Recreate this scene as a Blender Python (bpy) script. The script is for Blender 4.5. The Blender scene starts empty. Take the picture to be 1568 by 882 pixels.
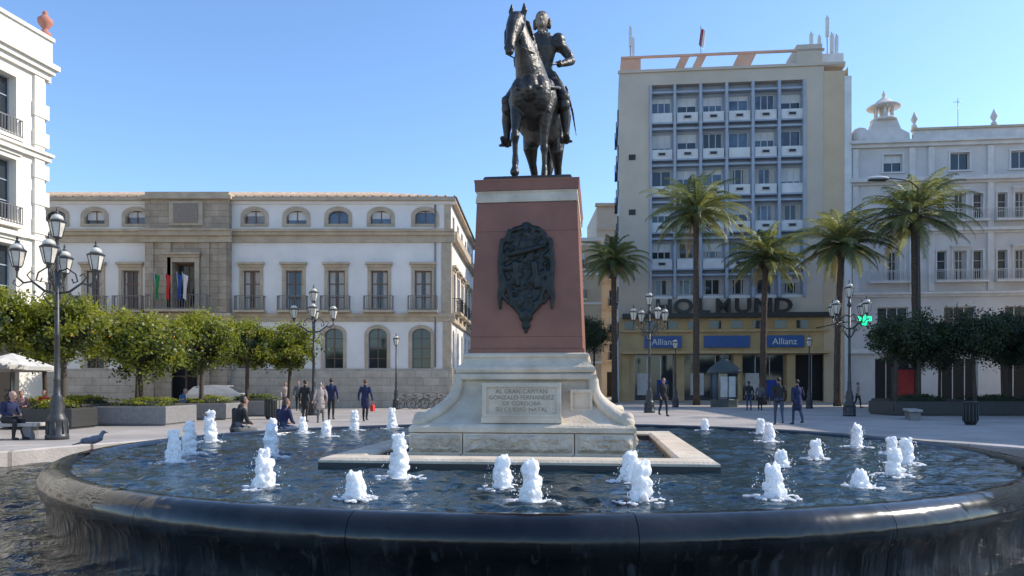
import bpy, math, random
import numpy as np
from mathutils import Vector, Matrix, noise
from mathutils.kdtree import KDTree
R = random.Random(7)
scene = bpy.context.scene
COL = scene.collection
pi = math.pi

# ------------------------------------------------------------------ materials
def _mat(name):
    m = bpy.data.materials.new(name); m.use_nodes = True
    nt = m.node_tree
    return m, nt, nt.nodes["Principled BSDF"]

def c4(c): return (c[0], c[1], c[2], 1)

def mat(name, col, rough=.7, col2=None, scale=3, bump=0, bscale=None, metal=0, stretch=(1,1,1), spec=.5, detail=6, sharp=0):
    m, nt, p = _mat(name)
    if col2 is None: col2 = tuple(x*.78 for x in col)
    tc = nt.nodes.new("ShaderNodeTexCoord"); mp = nt.nodes.new("ShaderNodeMapping")
    mp.inputs["Scale"].default_value = stretch
    nt.links.new(tc.outputs["Object"], mp.inputs["Vector"])
    n = nt.nodes.new("ShaderNodeTexNoise"); n.inputs["Scale"].default_value = scale; n.inputs["Detail"].default_value = detail
    n.inputs["Roughness"].default_value = .6
    nt.links.new(mp.outputs[0], n.inputs["Vector"])
    r = nt.nodes.new("ShaderNodeValToRGB")
    r.color_ramp.elements[0].position = .3 + sharp; r.color_ramp.elements[1].position = .7 - sharp
    r.color_ramp.elements[0].color = c4(col2); r.color_ramp.elements[1].color = c4(col)
    nt.links.new(n.outputs["Fac"], r.inputs["Fac"]); nt.links.new(r.outputs["Color"], p.inputs["Base Color"])
    p.inputs["Roughness"].default_value = rough; p.inputs["Metallic"].default_value = metal
    p.inputs["Specular IOR Level"].default_value = spec
    if bump:
        b = nt.nodes.new("ShaderNodeBump"); b.inputs["Distance"].default_value = bump; b.inputs["Strength"].default_value = 1
        n2 = nt.nodes.new("ShaderNodeTexNoise"); n2.inputs["Scale"].default_value = bscale or scale*3; n2.inputs["Detail"].default_value = 5
        nt.links.new(mp.outputs[0], n2.inputs["Vector"]); nt.links.new(n2.outputs["Fac"], b.inputs["Height"])
        nt.links.new(b.outputs["Normal"], p.inputs["Normal"])
    return m

def blockmat(name, col, col2, mortar, bw, bh, floor=False, rough=.8, msize=.012, bump=.01, nscale=1.2):
    m, nt, p = _mat(name)
    tc = nt.nodes.new("ShaderNodeTexCoord")
    if floor: vec = tc.outputs["Object"]
    else:
        s = nt.nodes.new("ShaderNodeSeparateXYZ"); a = nt.nodes.new("ShaderNodeMath"); a.operation = 'ADD'
        cb = nt.nodes.new("ShaderNodeCombineXYZ")
        nt.links.new(tc.outputs["Object"], s.inputs[0]); nt.links.new(s.outputs[0], a.inputs[0]); nt.links.new(s.outputs[1], a.inputs[1])
        nt.links.new(a.outputs[0], cb.inputs[0]); nt.links.new(s.outputs[2], cb.inputs[1]); vec = cb.outputs[0]
    b = nt.nodes.new("ShaderNodeTexBrick"); b.inputs["Scale"].default_value = 1
    b.inputs["Brick Width"].default_value = bw; b.inputs["Row Height"].default_value = bh
    b.inputs["Mortar Size"].default_value = msize; b.inputs["Color1"].default_value = c4(col); b.inputs["Color2"].default_value = c4(col2)
    b.inputs["Mortar"].default_value = c4(mortar); b.inputs["Bias"].default_value = 0
    nt.links.new(vec, b.inputs["Vector"])
    n = nt.nodes.new("ShaderNodeTexNoise"); n.inputs["Scale"].default_value = nscale; n.inputs["Detail"].default_value = 8
    n.inputs["Roughness"].default_value = .65
    nt.links.new(tc.outputs["Object"], n.inputs["Vector"])
    r = nt.nodes.new("ShaderNodeValToRGB"); r.color_ramp.elements[0].position = .3; r.color_ramp.elements[1].position = .7
    r.color_ramp.elements[0].color = (.68,.68,.68,1); r.color_ramp.elements[1].color = (1.1,1.1,1.1,1)
    nt.links.new(n.outputs["Fac"], r.inputs["Fac"])
    mx = nt.nodes.new("ShaderNodeMixRGB"); mx.blend_type = 'MULTIPLY'; mx.inputs[0].default_value = 1
    nt.links.new(b.outputs["Color"], mx.inputs[1]); nt.links.new(r.outputs["Color"], mx.inputs[2])
    nt.links.new(mx.outputs[0], p.inputs["Base Color"]); p.inputs["Roughness"].default_value = rough
    bp = nt.nodes.new("ShaderNodeBump"); bp.inputs["Distance"].default_value = bump
    n2 = nt.nodes.new("ShaderNodeTexNoise"); n2.inputs["Scale"].default_value = 25; nt.links.new(tc.outputs["Object"], n2.inputs["Vector"])
    sb = nt.nodes.new("ShaderNodeMath"); sb.operation = 'SUBTRACT'
    nt.links.new(n2.outputs["Fac"], sb.inputs[0]); nt.links.new(b.outputs["Fac"], sb.inputs[1])
    nt.links.new(sb.outputs[0], bp.inputs["Height"]); nt.links.new(bp.outputs["Normal"], p.inputs["Normal"])
    return m

def leafmat(name, col, trans=.4):
    m = bpy.data.materials.new(name); m.use_nodes = True; nt = m.node_tree; nt.nodes.clear()
    o = nt.nodes.new("ShaderNodeOutputMaterial"); mx = nt.nodes.new("ShaderNodeMixShader"); mx.inputs[0].default_value = trans
    d = nt.nodes.new("ShaderNodeBsdfPrincipled"); t = nt.nodes.new("ShaderNodeBsdfTranslucent")
    n = nt.nodes.new("ShaderNodeTexNoise"); n.inputs["Scale"].default_value = 1.7
    tc = nt.nodes.new("ShaderNodeTexCoord"); nt.links.new(tc.outputs["Object"], n.inputs["Vector"])
    r = nt.nodes.new("ShaderNodeValToRGB"); r.color_ramp.elements[0].position = .35; r.color_ramp.elements[1].position = .65
    r.color_ramp.elements[0].color = c4(tuple(x*.6 for x in col)); r.color_ramp.elements[1].color = c4(col)
    nt.links.new(n.outputs["Fac"], r.inputs[0]); nt.links.new(r.outputs[0], d.inputs["Base Color"])
    t.inputs["Color"].default_value = c4((min(1,col[0]*1.7), min(1,col[1]*1.6), col[2]*.8))
    d.inputs["Roughness"].default_value = .45
    nt.links.new(d.outputs[0], mx.inputs[1]); nt.links.new(t.outputs[0], mx.inputs[2]); nt.links.new(mx.outputs[0], o.inputs[0])
    return m

def emis(name, col, s):
    m, nt, p = _mat(name); p.inputs["Base Color"].default_value = c4(col)
    p.inputs["Emission Color"].default_value = c4(col); p.inputs["Emission Strength"].default_value = s
    return m

M_ = {}
M_['white'] = mat('white_plaster', (.84,.79,.73), .85, (.70,.655,.60), .5, .004, 8, detail=10)
M_['cream'] = mat('cream_plaster', (.82,.77,.67), .85, (.70,.65,.56), .6, .004, 8)
M_['stone'] = blockmat('tan_stone', (.48,.38,.27), (.40,.31,.22), (.26,.21,.15), .9, .42)
M_['stonetrim'] = mat('stone_trim', (.55,.44,.31), .8, (.38,.30,.21), 1.5, .006, 10, detail=10)
M_['plinth'] = blockmat('plinth_stone', (.55,.47,.37), (.47,.40,.31), (.34,.28,.22), 1.1, .5)
M_['tile'] = mat('roof_tile', (.52,.40,.28), .85, (.28,.2,.15), 4, .03, 3, stretch=(3,.3,1))
M_['beige'] = mat('beige_render', (.56,.48,.38), .85, (.46,.395,.31), .35, .004, 6, detail=12)
M_['tan'] = mat('tan_render', (.58,.45,.30), .85, (.50,.38,.25), .5)
M_['ochre'] = mat('ochre_stone', (.54,.39,.20), .8, (.41,.29,.14), .8)
M_['greyblue'] = mat('blue_grey_panel', (.37,.41,.47), .6, (.29,.33,.38), 1)
M_['panel'] = mat('white_panel', (.70,.69,.66), .6, (.56,.55,.53), 1)
M_['lav'] = mat('pale_grey_plaster', (.63,.59,.56), .85, (.49,.46,.44), .4, .004, 6, detail=10)
M_['lavtrim'] = mat('pale_trim', (.69,.655,.62), .8, (.53,.50,.47), 1)
M_['glass'] = mat('window_glass', (.035,.045,.055), .06, (.015,.02,.025), .35, spec=.8)
M_['glassb'] = mat('window_glass_blue', (.10,.15,.22), .08, (.03,.04,.06), .45, spec=.9, sharp=.1)
M_['curtain'] = mat('curtain', (.58,.53,.46), .9, (.36,.32,.28), 6, stretch=(6,6,.4))
M_['wood'] = mat('brown_wood', (.21,.125,.08), .6, (.12,.07,.045), 6)
M_['framew'] = mat('white_frame', (.62,.6,.57), .5)
M_['iron'] = mat('iron', (.025,.025,.027), .45, (.045,.043,.04), 9, .002, 40, metal=.4)
M_['railing'] = mat('weathered_railing', (.22,.20,.19), .6, (.14,.13,.12), 9)
M_['lampiron'] = mat('lamp_iron', (.07,.072,.075), .45, (.04,.04,.04), 9, .003, 30, metal=.3)
M_['lampglass'] = mat('lamp_glass', (.72,.68,.58), .25, (.5,.47,.40), 4)
M_['terra'] = mat('pale_terracotta', (.68,.40,.27), .8, (.58,.33,.22), 1)
M_['terrar'] = mat('terracotta_urn', (.55,.22,.15), .8, (.42,.17,.12), 5)
M_['red'] = mat('red_cloth', (.6,.03,.03), .8)
M_['green'] = mat('green_cloth', (.02,.25,.08), .8)
M_['bluec'] = mat('blue_cloth', (.03,.08,.35), .8)
M_['whitec'] = mat('white_cloth', (.75,.75,.75), .8)
M_['signblue'] = mat('blue_sign', (.02,.09,.30), .4)
M_['black'] = mat('black_letters', (.012,.012,.014), .4)
M_['darkint'] = mat('dark_interior', (.02,.018,.016), .8)
M_['bronze'] = mat('bronze', (.080,.070,.060), .40, (.032,.032,.028), 7, .012, 22, metal=.5, detail=10)
M_['bronzeg'] = mat('bronze_patina', (.040,.046,.042), .45, (.016,.018,.016), 9, .010, 35, metal=.4)
M_['marble'] = mat('marble', (.30,.24,.19), .6, (.2,.155,.12), 8, .008, 25)
M_['redgranite'] = mat('red_granite', (.30,.125,.080), .5, (.215,.085,.055), 2.0, .003, 60, detail=14)
M_['lime'] = mat('limestone', (.74,.63,.49), .75, (.47,.39,.29), 2.6, .010, 30, detail=14)
M_['rock'] = mat('rough_limestone', (.68,.57,.44), .9, (.38,.31,.23), 5, .05, 9, detail=12)
M_['paver'] = blockmat('plaza_pavers', (.47,.42,.375), (.42,.375,.335), (.28,.25,.225), .8, .5, True, .7, .01, .004, .35)
M_['kerb'] = blockmat('kerb_granite', (.49,.44,.40), (.43,.39,.35), (.26,.23,.21), 1.2, 5, True, .6)
M_['soil'] = mat('soil', (.06,.04,.03), .95)
M_['planterg'] = mat('grey_granite_planter', (.25,.24,.235), .6, (.18,.17,.165), 8)
M_['planterd'] = mat('dark_granite_planter', (.05,.05,.048), .5, (.035,.035,.033), 8)
M_['bark'] = mat('bark', (.10,.075,.055), .95, (.045,.035,.028), 6, .03, 10, stretch=(1,1,.3))
M_['palmbark'] = mat('palm_bark', (.12,.088,.062), .95, (.045,.033,.025), 5, .06, 6, stretch=(1,1,2.2))
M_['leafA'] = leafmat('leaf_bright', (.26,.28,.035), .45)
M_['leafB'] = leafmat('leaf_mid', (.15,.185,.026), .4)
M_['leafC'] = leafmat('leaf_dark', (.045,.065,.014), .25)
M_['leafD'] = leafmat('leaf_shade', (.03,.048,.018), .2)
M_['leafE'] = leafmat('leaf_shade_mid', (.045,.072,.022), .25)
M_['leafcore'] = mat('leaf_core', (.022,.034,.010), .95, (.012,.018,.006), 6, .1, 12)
M_['palmA'] = leafmat('palm_leaf', (.22,.24,.10), .4)
M_['palmB'] = leafmat('palm_leaf_dark', (.09,.12,.045), .3)
M_['palmdry'] = leafmat('palm_leaf_dry', (.30,.22,.11), .25)
M_['orange'] = mat('orange_fruit', (.7,.25,.02), .5)
M_['skin'] = mat('skin', (.48,.28,.20), .55, (.42,.23,.16), 10)
M_['haird'] = mat('hair_dark', (.03,.02,.015), .6, (.015,.01,.008), 40)
M_['hairg'] = mat('hair_grey', (.35,.33,.31), .6, (.22,.2,.19), 40)
M_['hairb'] = mat('hair_brown', (.12,.065,.035), .6, (.06,.03,.02), 40)
M_['navy'] = mat('navy_fabric', (.02,.028,.09), .85, (.012,.016,.05), 8, .004, 20)
M_['blackf'] = mat('black_fabric', (.014,.014,.016), .85, (.025,.025,.027), 8, .004, 20)
M_['beigef'] = mat('beige_fabric', (.45,.37,.32), .85, None, 8, .004, 20)
M_['pinkf'] = mat('pink_fabric', (.42,.25,.24), .85, None, 8, .004, 20)
M_['jean'] = mat('jean_fabric', (.05,.075,.13), .85, None, 10, .003, 30)
M_['greyf'] = mat('grey_fabric', (.13,.13,.14), .85, None, 8, .004, 20)
M_['bluef'] = mat('blue_fabric', (.05,.14,.36), .8, None, 8, .004, 20)
M_['shoe'] = mat('shoe', (.02,.018,.016), .5)
M_['rubber'] = mat('rubber', (.02,.02,.02), .8)
M_['chrome'] = mat('metal', (.4,.4,.4), .35, metal=.9)
M_['carpaint'] = mat('car_paint', (.6,.6,.6), .25)
M_['pigeon'] = mat('feathers', (.10,.11,.13), .7, (.2,.21,.23), 14)
M_['canvas'] = mat('canvas', (.66,.64,.60), .9)
M_['crossg'] = emis('green_neon', (.02,.9,.35), 2.0)
M_['kioskm'] = mat('kiosk_metal', (.06,.08,.075), .5)
M_['adpanel'] = mat('red_panel', (.5,.04,.03), .4, (.25,.02,.02), 2)
M_['carve'] = mat('carved_letters', (.36,.30,.23), .9)

def granite():
    m, nt, p = _mat('wet_black_granite')
    tc = nt.nodes.new("ShaderNodeTexCoord")
    n = nt.nodes.new("ShaderNodeTexNoise"); n.inputs["Scale"].default_value = 1.6; n.inputs["Detail"].default_value = 8
    nt.links.new(tc.outputs["Object"], n.inputs["Vector"])
    r = nt.nodes.new("ShaderNodeValToRGB"); e = r.color_ramp.elements
    e[0].position = .38; e[0].color = (.006,.007,.008,1); e[1].position = .68; e[1].color = (.022,.023,.025,1)
    nt.links.new(n.outputs["Fac"], r.inputs[0])
    mp = nt.nodes.new("ShaderNodeMapping"); mp.inputs["Scale"].default_value = (7,7,.8)
    nt.links.new(tc.outputs["Object"], mp.inputs[0])
    n2 = nt.nodes.new("ShaderNodeTexNoise"); n2.inputs["Scale"].default_value = 2.0; n2.inputs["Detail"].default_value = 4
    nt.links.new(mp.outputs[0], n2.inputs["Vector"])
    n3 = nt.nodes.new("ShaderNodeTexNoise"); n3.inputs["Scale"].default_value = 1.1; n3.inputs["Detail"].default_value = 6
    nt.links.new(tc.outputs["Object"], n3.inputs["Vector"])
    rr = nt.nodes.new("ShaderNodeMapRange"); rr.inputs["From Min"].default_value = .40; rr.inputs["From Max"].default_value = .62
    rr.inputs["To Min"].default_value = .06; rr.inputs["To Max"].default_value = .26
    nt.links.new(n3.outputs["Fac"], rr.inputs[0]); nt.links.new(rr.outputs[0], p.inputs["Roughness"])
    s = nt.nodes.new("ShaderNodeSeparateXYZ"); nt.links.new(tc.outputs["Object"], s.inputs[0])
    zr = nt.nodes.new("ShaderNodeMapRange"); zr.inputs["From Min"].default_value = .56; zr.inputs["From Max"].default_value = .36
    zr.inputs["To Min"].default_value = 0; zr.inputs["To Max"].default_value = 1; nt.links.new(s.outputs[2], zr.inputs[0])
    st = nt.nodes.new("ShaderNodeMapRange"); st.inputs["From Min"].default_value = .56; st.inputs["From Max"].default_value = .78
    nt.links.new(n2.outputs["Fac"], st.inputs[0])
    mu = nt.nodes.new("ShaderNodeMath"); mu.operation = 'MULTIPLY'; nt.links.new(zr.outputs[0], mu.inputs[0]); nt.links.new(st.outputs[0], mu.inputs[1])
    mu2 = nt.nodes.new("ShaderNodeMath"); mu2.operation = 'MULTIPLY'; mu2.inputs[1].default_value = .4; nt.links.new(mu.outputs[0], mu2.inputs[0])
    mx = nt.nodes.new("ShaderNodeMixRGB"); mx.inputs[2].default_value = (.16,.165,.17,1)
    nt.links.new(mu2.outputs[0], mx.inputs[0]); nt.links.new(r.outputs[0], mx.inputs[1]); nt.links.new(mx.outputs[0], p.inputs["Base Color"])
    b = nt.nodes.new("ShaderNodeBump"); b.inputs["Distance"].default_value = .014
    nt.links.new(n2.outputs["Fac"], b.inputs["Height"]); nt.links.new(zr.outputs[0], b.inputs["Strength"])
    b2 = nt.nodes.new("ShaderNodeBump"); b2.inputs["Distance"].default_value = .012
    n4 = nt.nodes.new("ShaderNodeTexNoise"); n4.inputs["Scale"].default_value = 3.2; n4.inputs["Detail"].default_value = 2; n4.inputs["Distortion"].default_value = .6
    nt.links.new(tc.outputs["Object"], n4.inputs["Vector"]); nt.links.new(n4.outputs["Fac"], b2.inputs["Height"])
    nt.links.new(b.outputs[0], b2.inputs["Normal"]); nt.links.new(b2.outputs[0], p.inputs["Normal"])
    return m
M_['granite'] = granite()

def watermat(name, col, col2, bd=.02, sc=7):
    m, nt, p = _mat(name)
    tc = nt.nodes.new("ShaderNodeTexCoord")
    n0 = nt.nodes.new("ShaderNodeTexNoise"); n0.inputs["Scale"].default_value = .6; n0.inputs["Detail"].default_value = 5; nt.links.new(tc.outputs["Object"], n0.inputs["Vector"])
    r = nt.nodes.new("ShaderNodeValToRGB"); r.color_ramp.elements[0].position = .35; r.color_ramp.elements[1].position = .65
    r.color_ramp.elements[0].color = c4(col); r.color_ramp.elements[1].color = c4(col2)
    nt.links.new(n0.outputs["Fac"], r.inputs[0]); nt.links.new(r.outputs[0], p.inputs["Base Color"])
    p.inputs["Roughness"].default_value = .04; p.inputs["IOR"].default_value = 1.33
    n = nt.nodes.new("ShaderNodeTexNoise"); n.inputs["Scale"].default_value = sc; n.inputs["Detail"].default_value = 4
    n.inputs["Distortion"].default_value = .6
    nt.links.new(tc.outputs["Object"], n.inputs["Vector"])
    b = nt.nodes.new("ShaderNodeBump"); b.inputs["Distance"].default_value = bd
    nt.links.new(n.outputs["Fac"], b.inputs["Height"]); nt.links.new(b.outputs[0], p.inputs["Normal"])
    return m
M_['water'] = watermat('fountain_water', (.006,.018,.026), (.018,.040,.052), .030, 6)
M_['water2'] = watermat('outer_water', (.010,.014,.014), (.02,.024,.023), .05, 5)
def foam():
    m, nt, p = _mat('foam')
    p.inputs["Base Color"].default_value = (.92,.92,.93,1); p.inputs["Roughness"].default_value = .3
    p.inputs["Subsurface Weight"].default_value = .8; p.inputs["Subsurface Radius"].default_value = (.12,.12,.12)
    p.inputs["Subsurface Scale"].default_value = .8
    tc = nt.nodes.new("ShaderNodeTexCoord"); n = nt.nodes.new("ShaderNodeTexNoise"); n.inputs["Scale"].default_value = 45
    n.inputs["Detail"].default_value = 5
    nt.links.new(tc.outputs["Object"], n.inputs["Vector"])
    b = nt.nodes.new("ShaderNodeBump"); b.inputs["Distance"].default_value = .015
    nt.links.new(n.outputs["Fac"], b.inputs["Height"]); nt.links.new(b.outputs[0], p.inputs["Normal"])
    return m
M_['foam'] = foam()

# ------------------------------------------------------------------ mesh builder
def _tube(pts, rad, segs=10, ref=(1,0,0), caps=True):
    pts = [Vector(p) for p in pts]; rad = [(r, r) if not isinstance(r, (tuple, list)) else r for r in rad]
    n = len(pts); ref = Vector(ref); T = []
    for i in range(n): T.append((pts[min(i+1, n-1)] - pts[max(i-1, 0)]).normalized())
    pre = []; post = []
    if caps:
        a, b = pts[0], pts[-1]; ra, rb = rad[0], rad[-1]
        ma, mb = min(ra), min(rb)
        e = [(.35, .94), (.75, .66), (.97, .25)]
        pre = [(a - T[0]*ma*k, (ra[0]*q, ra[1]*q), T[0]) for k, q in reversed(e)]
        post = [(b + T[-1]*mb*k, (rb[0]*q, rb[1]*q), T[-1]) for k, q in e]
    seq = pre + list(zip(pts, rad, T)) + post
    vs = []; fs = []
    for p, r, t in seq:
        b = ref - t*ref.dot(t)
        if b.length < .05: b = Vector((0, 1, 0)) - t*t.y
        if b.length < .05: b = Vector((0, 0, 1)) - t*t.z
        b.normalize(); c = t.cross(b)
        for k in range(segs):
            an = 2*math.pi*k/segs
            vs.append(p + b*(r[0]*math.cos(an)) + c*(r[1]*math.sin(an)))
    m = len(seq)
    for i in range(m-1):
        for k in range(segs):
            k2 = (k+1) % segs
            fs.append((i*segs+k, i*segs+k2, (i+1)*segs+k2, (i+1)*segs+k))
    fs.append(tuple(reversed(range(segs)))); fs.append(tuple(range((m-1)*segs, m*segs)))
    return vs, fs

def _ell(c, r, us=14, vs_=9, rot=None):
    c = Vector(c); vs = [Vector((0, 0, -r[2]))]; fs = []
    for j in range(1, vs_):
        ph = -math.pi/2 + math.pi*j/vs_
        for i in range(us):
            th = 2*math.pi*i/us
            vs.append(Vector((r[0]*math.cos(ph)*math.cos(th), r[1]*math.cos(ph)*math.sin(th), r[2]*math.sin(ph))))
    vs.append(Vector((0, 0, r[2])))
    for i in range(us):
        fs.append((0, 1+(i+1) % us, 1+i))
        for j in range(vs_-2):
            a = 1+j*us; b = 1+(j+1)*us
            fs.append((a+i, a+(i+1) % us, b+(i+1) % us, b+i))
        a = 1+(vs_-2)*us
        fs.append((a+i, a+(i+1) % us, len(vs)-1))
    if rot is not None: vs = [rot @ v for v in vs]
    return [v + c for v in vs], fs

class MB:
    def __init__(s): s.v = []; s.f = []; s.m = []; s.s = []; s.mats = []; s.M = Matrix()
    def mi(s, k):
        m = M_[k] if isinstance(k, str) else k
        if m not in s.mats: s.mats.append(m)
        return s.mats.index(m)
    def add(s, vs, fs, k, smooth=False):
        o = len(s.v); i = s.mi(k); M = s.M
        s.v.extend([tuple(M @ Vector(v)) for v in vs])
        for f in fs: s.f.append(tuple(o+a for a in f)); s.m.append(i); s.s.append(smooth)
    def box(s, x0, x1, y0, y1, z0, z1, k):
        vs = [(x, y, z) for z in (z0, z1) for y in (y0, y1) for x in (x0, x1)]
        s.add(vs, [(0,2,3,1),(4,5,7,6),(0,1,5,4),(1,3,7,5),(3,2,6,7),(2,0,4,6)], k)
    def cham(s, hx, hy, z0, z1, k, ch=.02, cx=0, cy=0):
        s.stack([(z0, hx-ch, hy-ch), (z0+ch, hx, hy), (z1-ch, hx, hy), (z1, hx-ch, hy-ch)], k, cx, cy)
    def stack(s, prof, k, cx=0, cy=0, smooth=False):
        vs = []; fs = []
        for z, hx, hy in prof: vs += [(cx-hx, cy-hy, z), (cx+hx, cy-hy, z), (cx+hx, cy+hy, z), (cx-hx, cy+hy, z)]
        n = len(prof)
        for i in range(n-1):
            for j in range(4): fs.append((4*i+j, 4*i+(j+1) % 4, 4*i+4+(j+1) % 4, 4*i+4+j))
        fs += [(3,2,1,0), tuple(range(4*n-4, 4*n))]
        s.add(vs, fs, k, smooth)
    def tube(s, pts, rad, k, segs=8, ref=(1,0,0), caps=False, smooth=True):
        if not isinstance(rad, (list, tuple)): rad = [rad]*len(pts)
        v, f = _tube(pts, rad, segs, ref, caps); s.add(v, f, k, smooth)
    def ell(s, c, r, k, us=12, vs=8): v, f = _ell(c, r, us, vs); s.add(v, f, k, True)
    def lathe(s, prof, k, c=(0,0,0), segs=16, a0=0, a1=2*math.pi, smooth=True, caps=True):
        full = abs(a1-a0-2*math.pi) < 1e-6; n = segs if full else segs+1; vs = []; fs = []
        for r, z in prof:
            for i in range(n):
                a = a0+(a1-a0)*i/segs; vs.append((c[0]+r*math.cos(a), c[1]+r*math.sin(a), c[2]+z))
        for j in range(len(prof)-1):
            for i in range(segs):
                i2 = (i+1) % n; fs.append((j*n+i, j*n+i2, (j+1)*n+i2, (j+1)*n+i))
        if full and caps: fs.append(tuple(reversed(range(n)))); fs.append(tuple(range((len(prof)-1)*n, len(prof)*n)))
        s.add(vs, fs, k, smooth)
    def ring(s, c, r, t, k, ax='z', segs=24, ts=6):
        vs = []; fs = []
        for i in range(segs):
            a = 2*math.pi*i/segs
            for j in range(ts):
                b = 2*math.pi*j/ts; q = r+t*math.cos(b); u, v, w = q*math.cos(a), q*math.sin(a), t*math.sin(b)
                p = {'z': (u, v, w), 'x': (w, u, v), 'y': (u, w, v)}[ax]
                vs.append((c[0]+p[0], c[1]+p[1], c[2]+p[2]))
        for i in range(segs):
            for j in range(ts):
                fs.append((i*ts+j, ((i+1) % segs)*ts+j, ((i+1) % segs)*ts+(j+1) % ts, i*ts+(j+1) % ts))
        s.add(vs, fs, k, True)
    def prism(s, poly, y0, y1, k):
        n = len(poly); vs = [(x, y0, z) for x, z in poly]+[(x, y1, z) for x, z in poly]
        fs = [tuple(range(n)), tuple(range(2*n-1, n-1, -1))]+[(i, i+n, (i+1) % n+n, (i+1) % n) for i in range(n)]
        s.add(vs, fs, k)
    def obj(s, name, loc=(0,0,0), rz=0, parent=None):
        me = bpy.data.meshes.new(name); me.from_pydata(s.v, [], s.f)
        for m in s.mats: me.materials.append(m)
        me.polygons.foreach_set('material_index', s.m); me.polygons.foreach_set('use_smooth', s.s)
        me.update(); o = bpy.data.objects.new(name, me); COL.objects.link(o)
        o.location = loc; o.rotation_euler = (0, 0, rz); o.parent = parent
        return o

class Fuse:
    def __init__(s): s.b = MB()
    def tube(s, pts, rad, k, segs=14, ref=(1,0,0)):
        if not isinstance(rad, list): rad = [rad]*len(pts)
        s.b.tube(pts, rad, k, segs, ref, True)
    def ell(s, c, r, k, n=16): v, f = _ell(c, r, n, max(5, int(n*.62))); s.b.add(v, f, k, True)
    def into(s, mb, vox=.02, smooth=3):
        o = s.b.obj('tmp'); md = o.modifiers.new('r', 'REMESH'); md.mode = 'VOXEL'; md.voxel_size = vox; md.use_smooth_shade = True
        if smooth: sm = o.modifiers.new('s', 'SMOOTH'); sm.iterations = smooth; sm.factor = .5
        dg = bpy.context.evaluated_depsgraph_get(); dg.update(); ev = o.evaluated_get(dg); me = ev.to_mesh()
        src = s.b; single = len(src.mats) == 1
        if not single:
            kd = KDTree(len(src.f))
            for i, f in enumerate(src.f):
                c = Vector((0,0,0))
                for a in f: c += Vector(src.v[a])
                kd.insert(c/len(f), i)
            kd.balance()
        off = len(mb.v)
        mb.v.extend([tuple(mb.M @ v.co) for v in me.vertices])
        mm = [mb.mi(m) for m in src.mats]
        for p in me.polygons:
            i = 0 if single else kd.find(p.center)[1]
            mb.f.append(tuple(off+a for a in p.vertices)); mb.m.append(mm[src.m[i]]); mb.s.append(True)
        ev.to_mesh_clear(); d = o.data; bpy.data.objects.remove(o); bpy.data.meshes.remove(d)

def text_geo(mb, txt, size, ext, M, k, align='CENTER', off=0):
    cu = bpy.data.curves.new('t', 'FONT'); cu.body = txt; cu.size = size; cu.extrude = ext; cu.align_x = align; cu.resolution_u = 3; cu.offset = off
    o = bpy.data.objects.new('t', cu); COL.objects.link(o)
    dg = bpy.context.evaluated_depsgraph_get(); dg.update(); ev = o.evaluated_get(dg); me = ev.to_mesh()
    old = mb.M; mb.M = old @ M
    mb.add([v.co.copy() for v in me.vertices], [tuple(p.vertices) for p in me.polygons], k)
    mb.M = old; ev.to_mesh_clear(); bpy.data.objects.remove(o); bpy.data.curves.remove(cu)
def upright(x, y, z): return Matrix.Translation((x, y, z)) @ Matrix.Rotation(math.pi/2, 4, 'X')

# ------------------------------------------------------------------ world, sun, camera
SUN_AZ = math.atan2(.93, .22); SUN_EL = math.radians(36)
w = bpy.data.worlds.new("World"); scene.world = w; w.use_nodes = True
nt = w.node_tree; bg = nt.nodes["Background"]; sk = nt.nodes.new("ShaderNodeTexSky"); sk.sky_type = 'NISHITA'
sk.sun_disc = False; sk.sun_elevation = SUN_EL; sk.sun_rotation = SUN_AZ; sk.air_density = 1.0; sk.dust_density = .5; sk.ozone_density = 1.8
tint = nt.nodes.new("ShaderNodeMixRGB"); tint.blend_type = 'MULTIPLY'; tint.inputs[0].default_value = 1; tint.inputs[2].default_value = (.90,1.06,1.24,1)
nt.links.new(sk.outputs[0], tint.inputs[1]); nt.links.new(tint.outputs[0], bg.inputs[0]); bg.inputs[1].default_value = .215
L = bpy.data.lights.new('sun', 'SUN'); L.energy = 5.0; L.angle = math.radians(.5); L.color = (1, .92, .80)
so = bpy.data.objects.new('sun', L); COL.objects.link(so)
sd = Vector((math.sin(SUN_AZ)*math.cos(SUN_EL), math.cos(SUN_AZ)*math.cos(SUN_EL), math.sin(SUN_EL)))
so.rotation_euler = sd.to_track_quat('Z', 'Y').to_euler(); so.location = sd*100
cam = bpy.data.cameras.new('camera'); cam.lens = 26.4; cam.sensor_width = 36; cam.shift_y = .095; cam.clip_end = 3000; cam.clip_start = .05
co = bpy.data.objects.new('camera', cam); COL.objects.link(co); co.location = (0, 0, 1.5); co.rotation_euler = (math.pi/2, 0, 0)
scene.camera = co
scene.view_settings.view_transform = 'Standard'; scene.view_settings.look = 'None'; scene.view_settings.exposure = 0

# ------------------------------------------------------------------ ground
b = MB(); b.add([(-900,-900,0),(900,-900,0),(900,900,0),(-900,900,0)], [(0,1,2,3)], 'paver'); b.obj('plaza_pavement')

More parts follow.
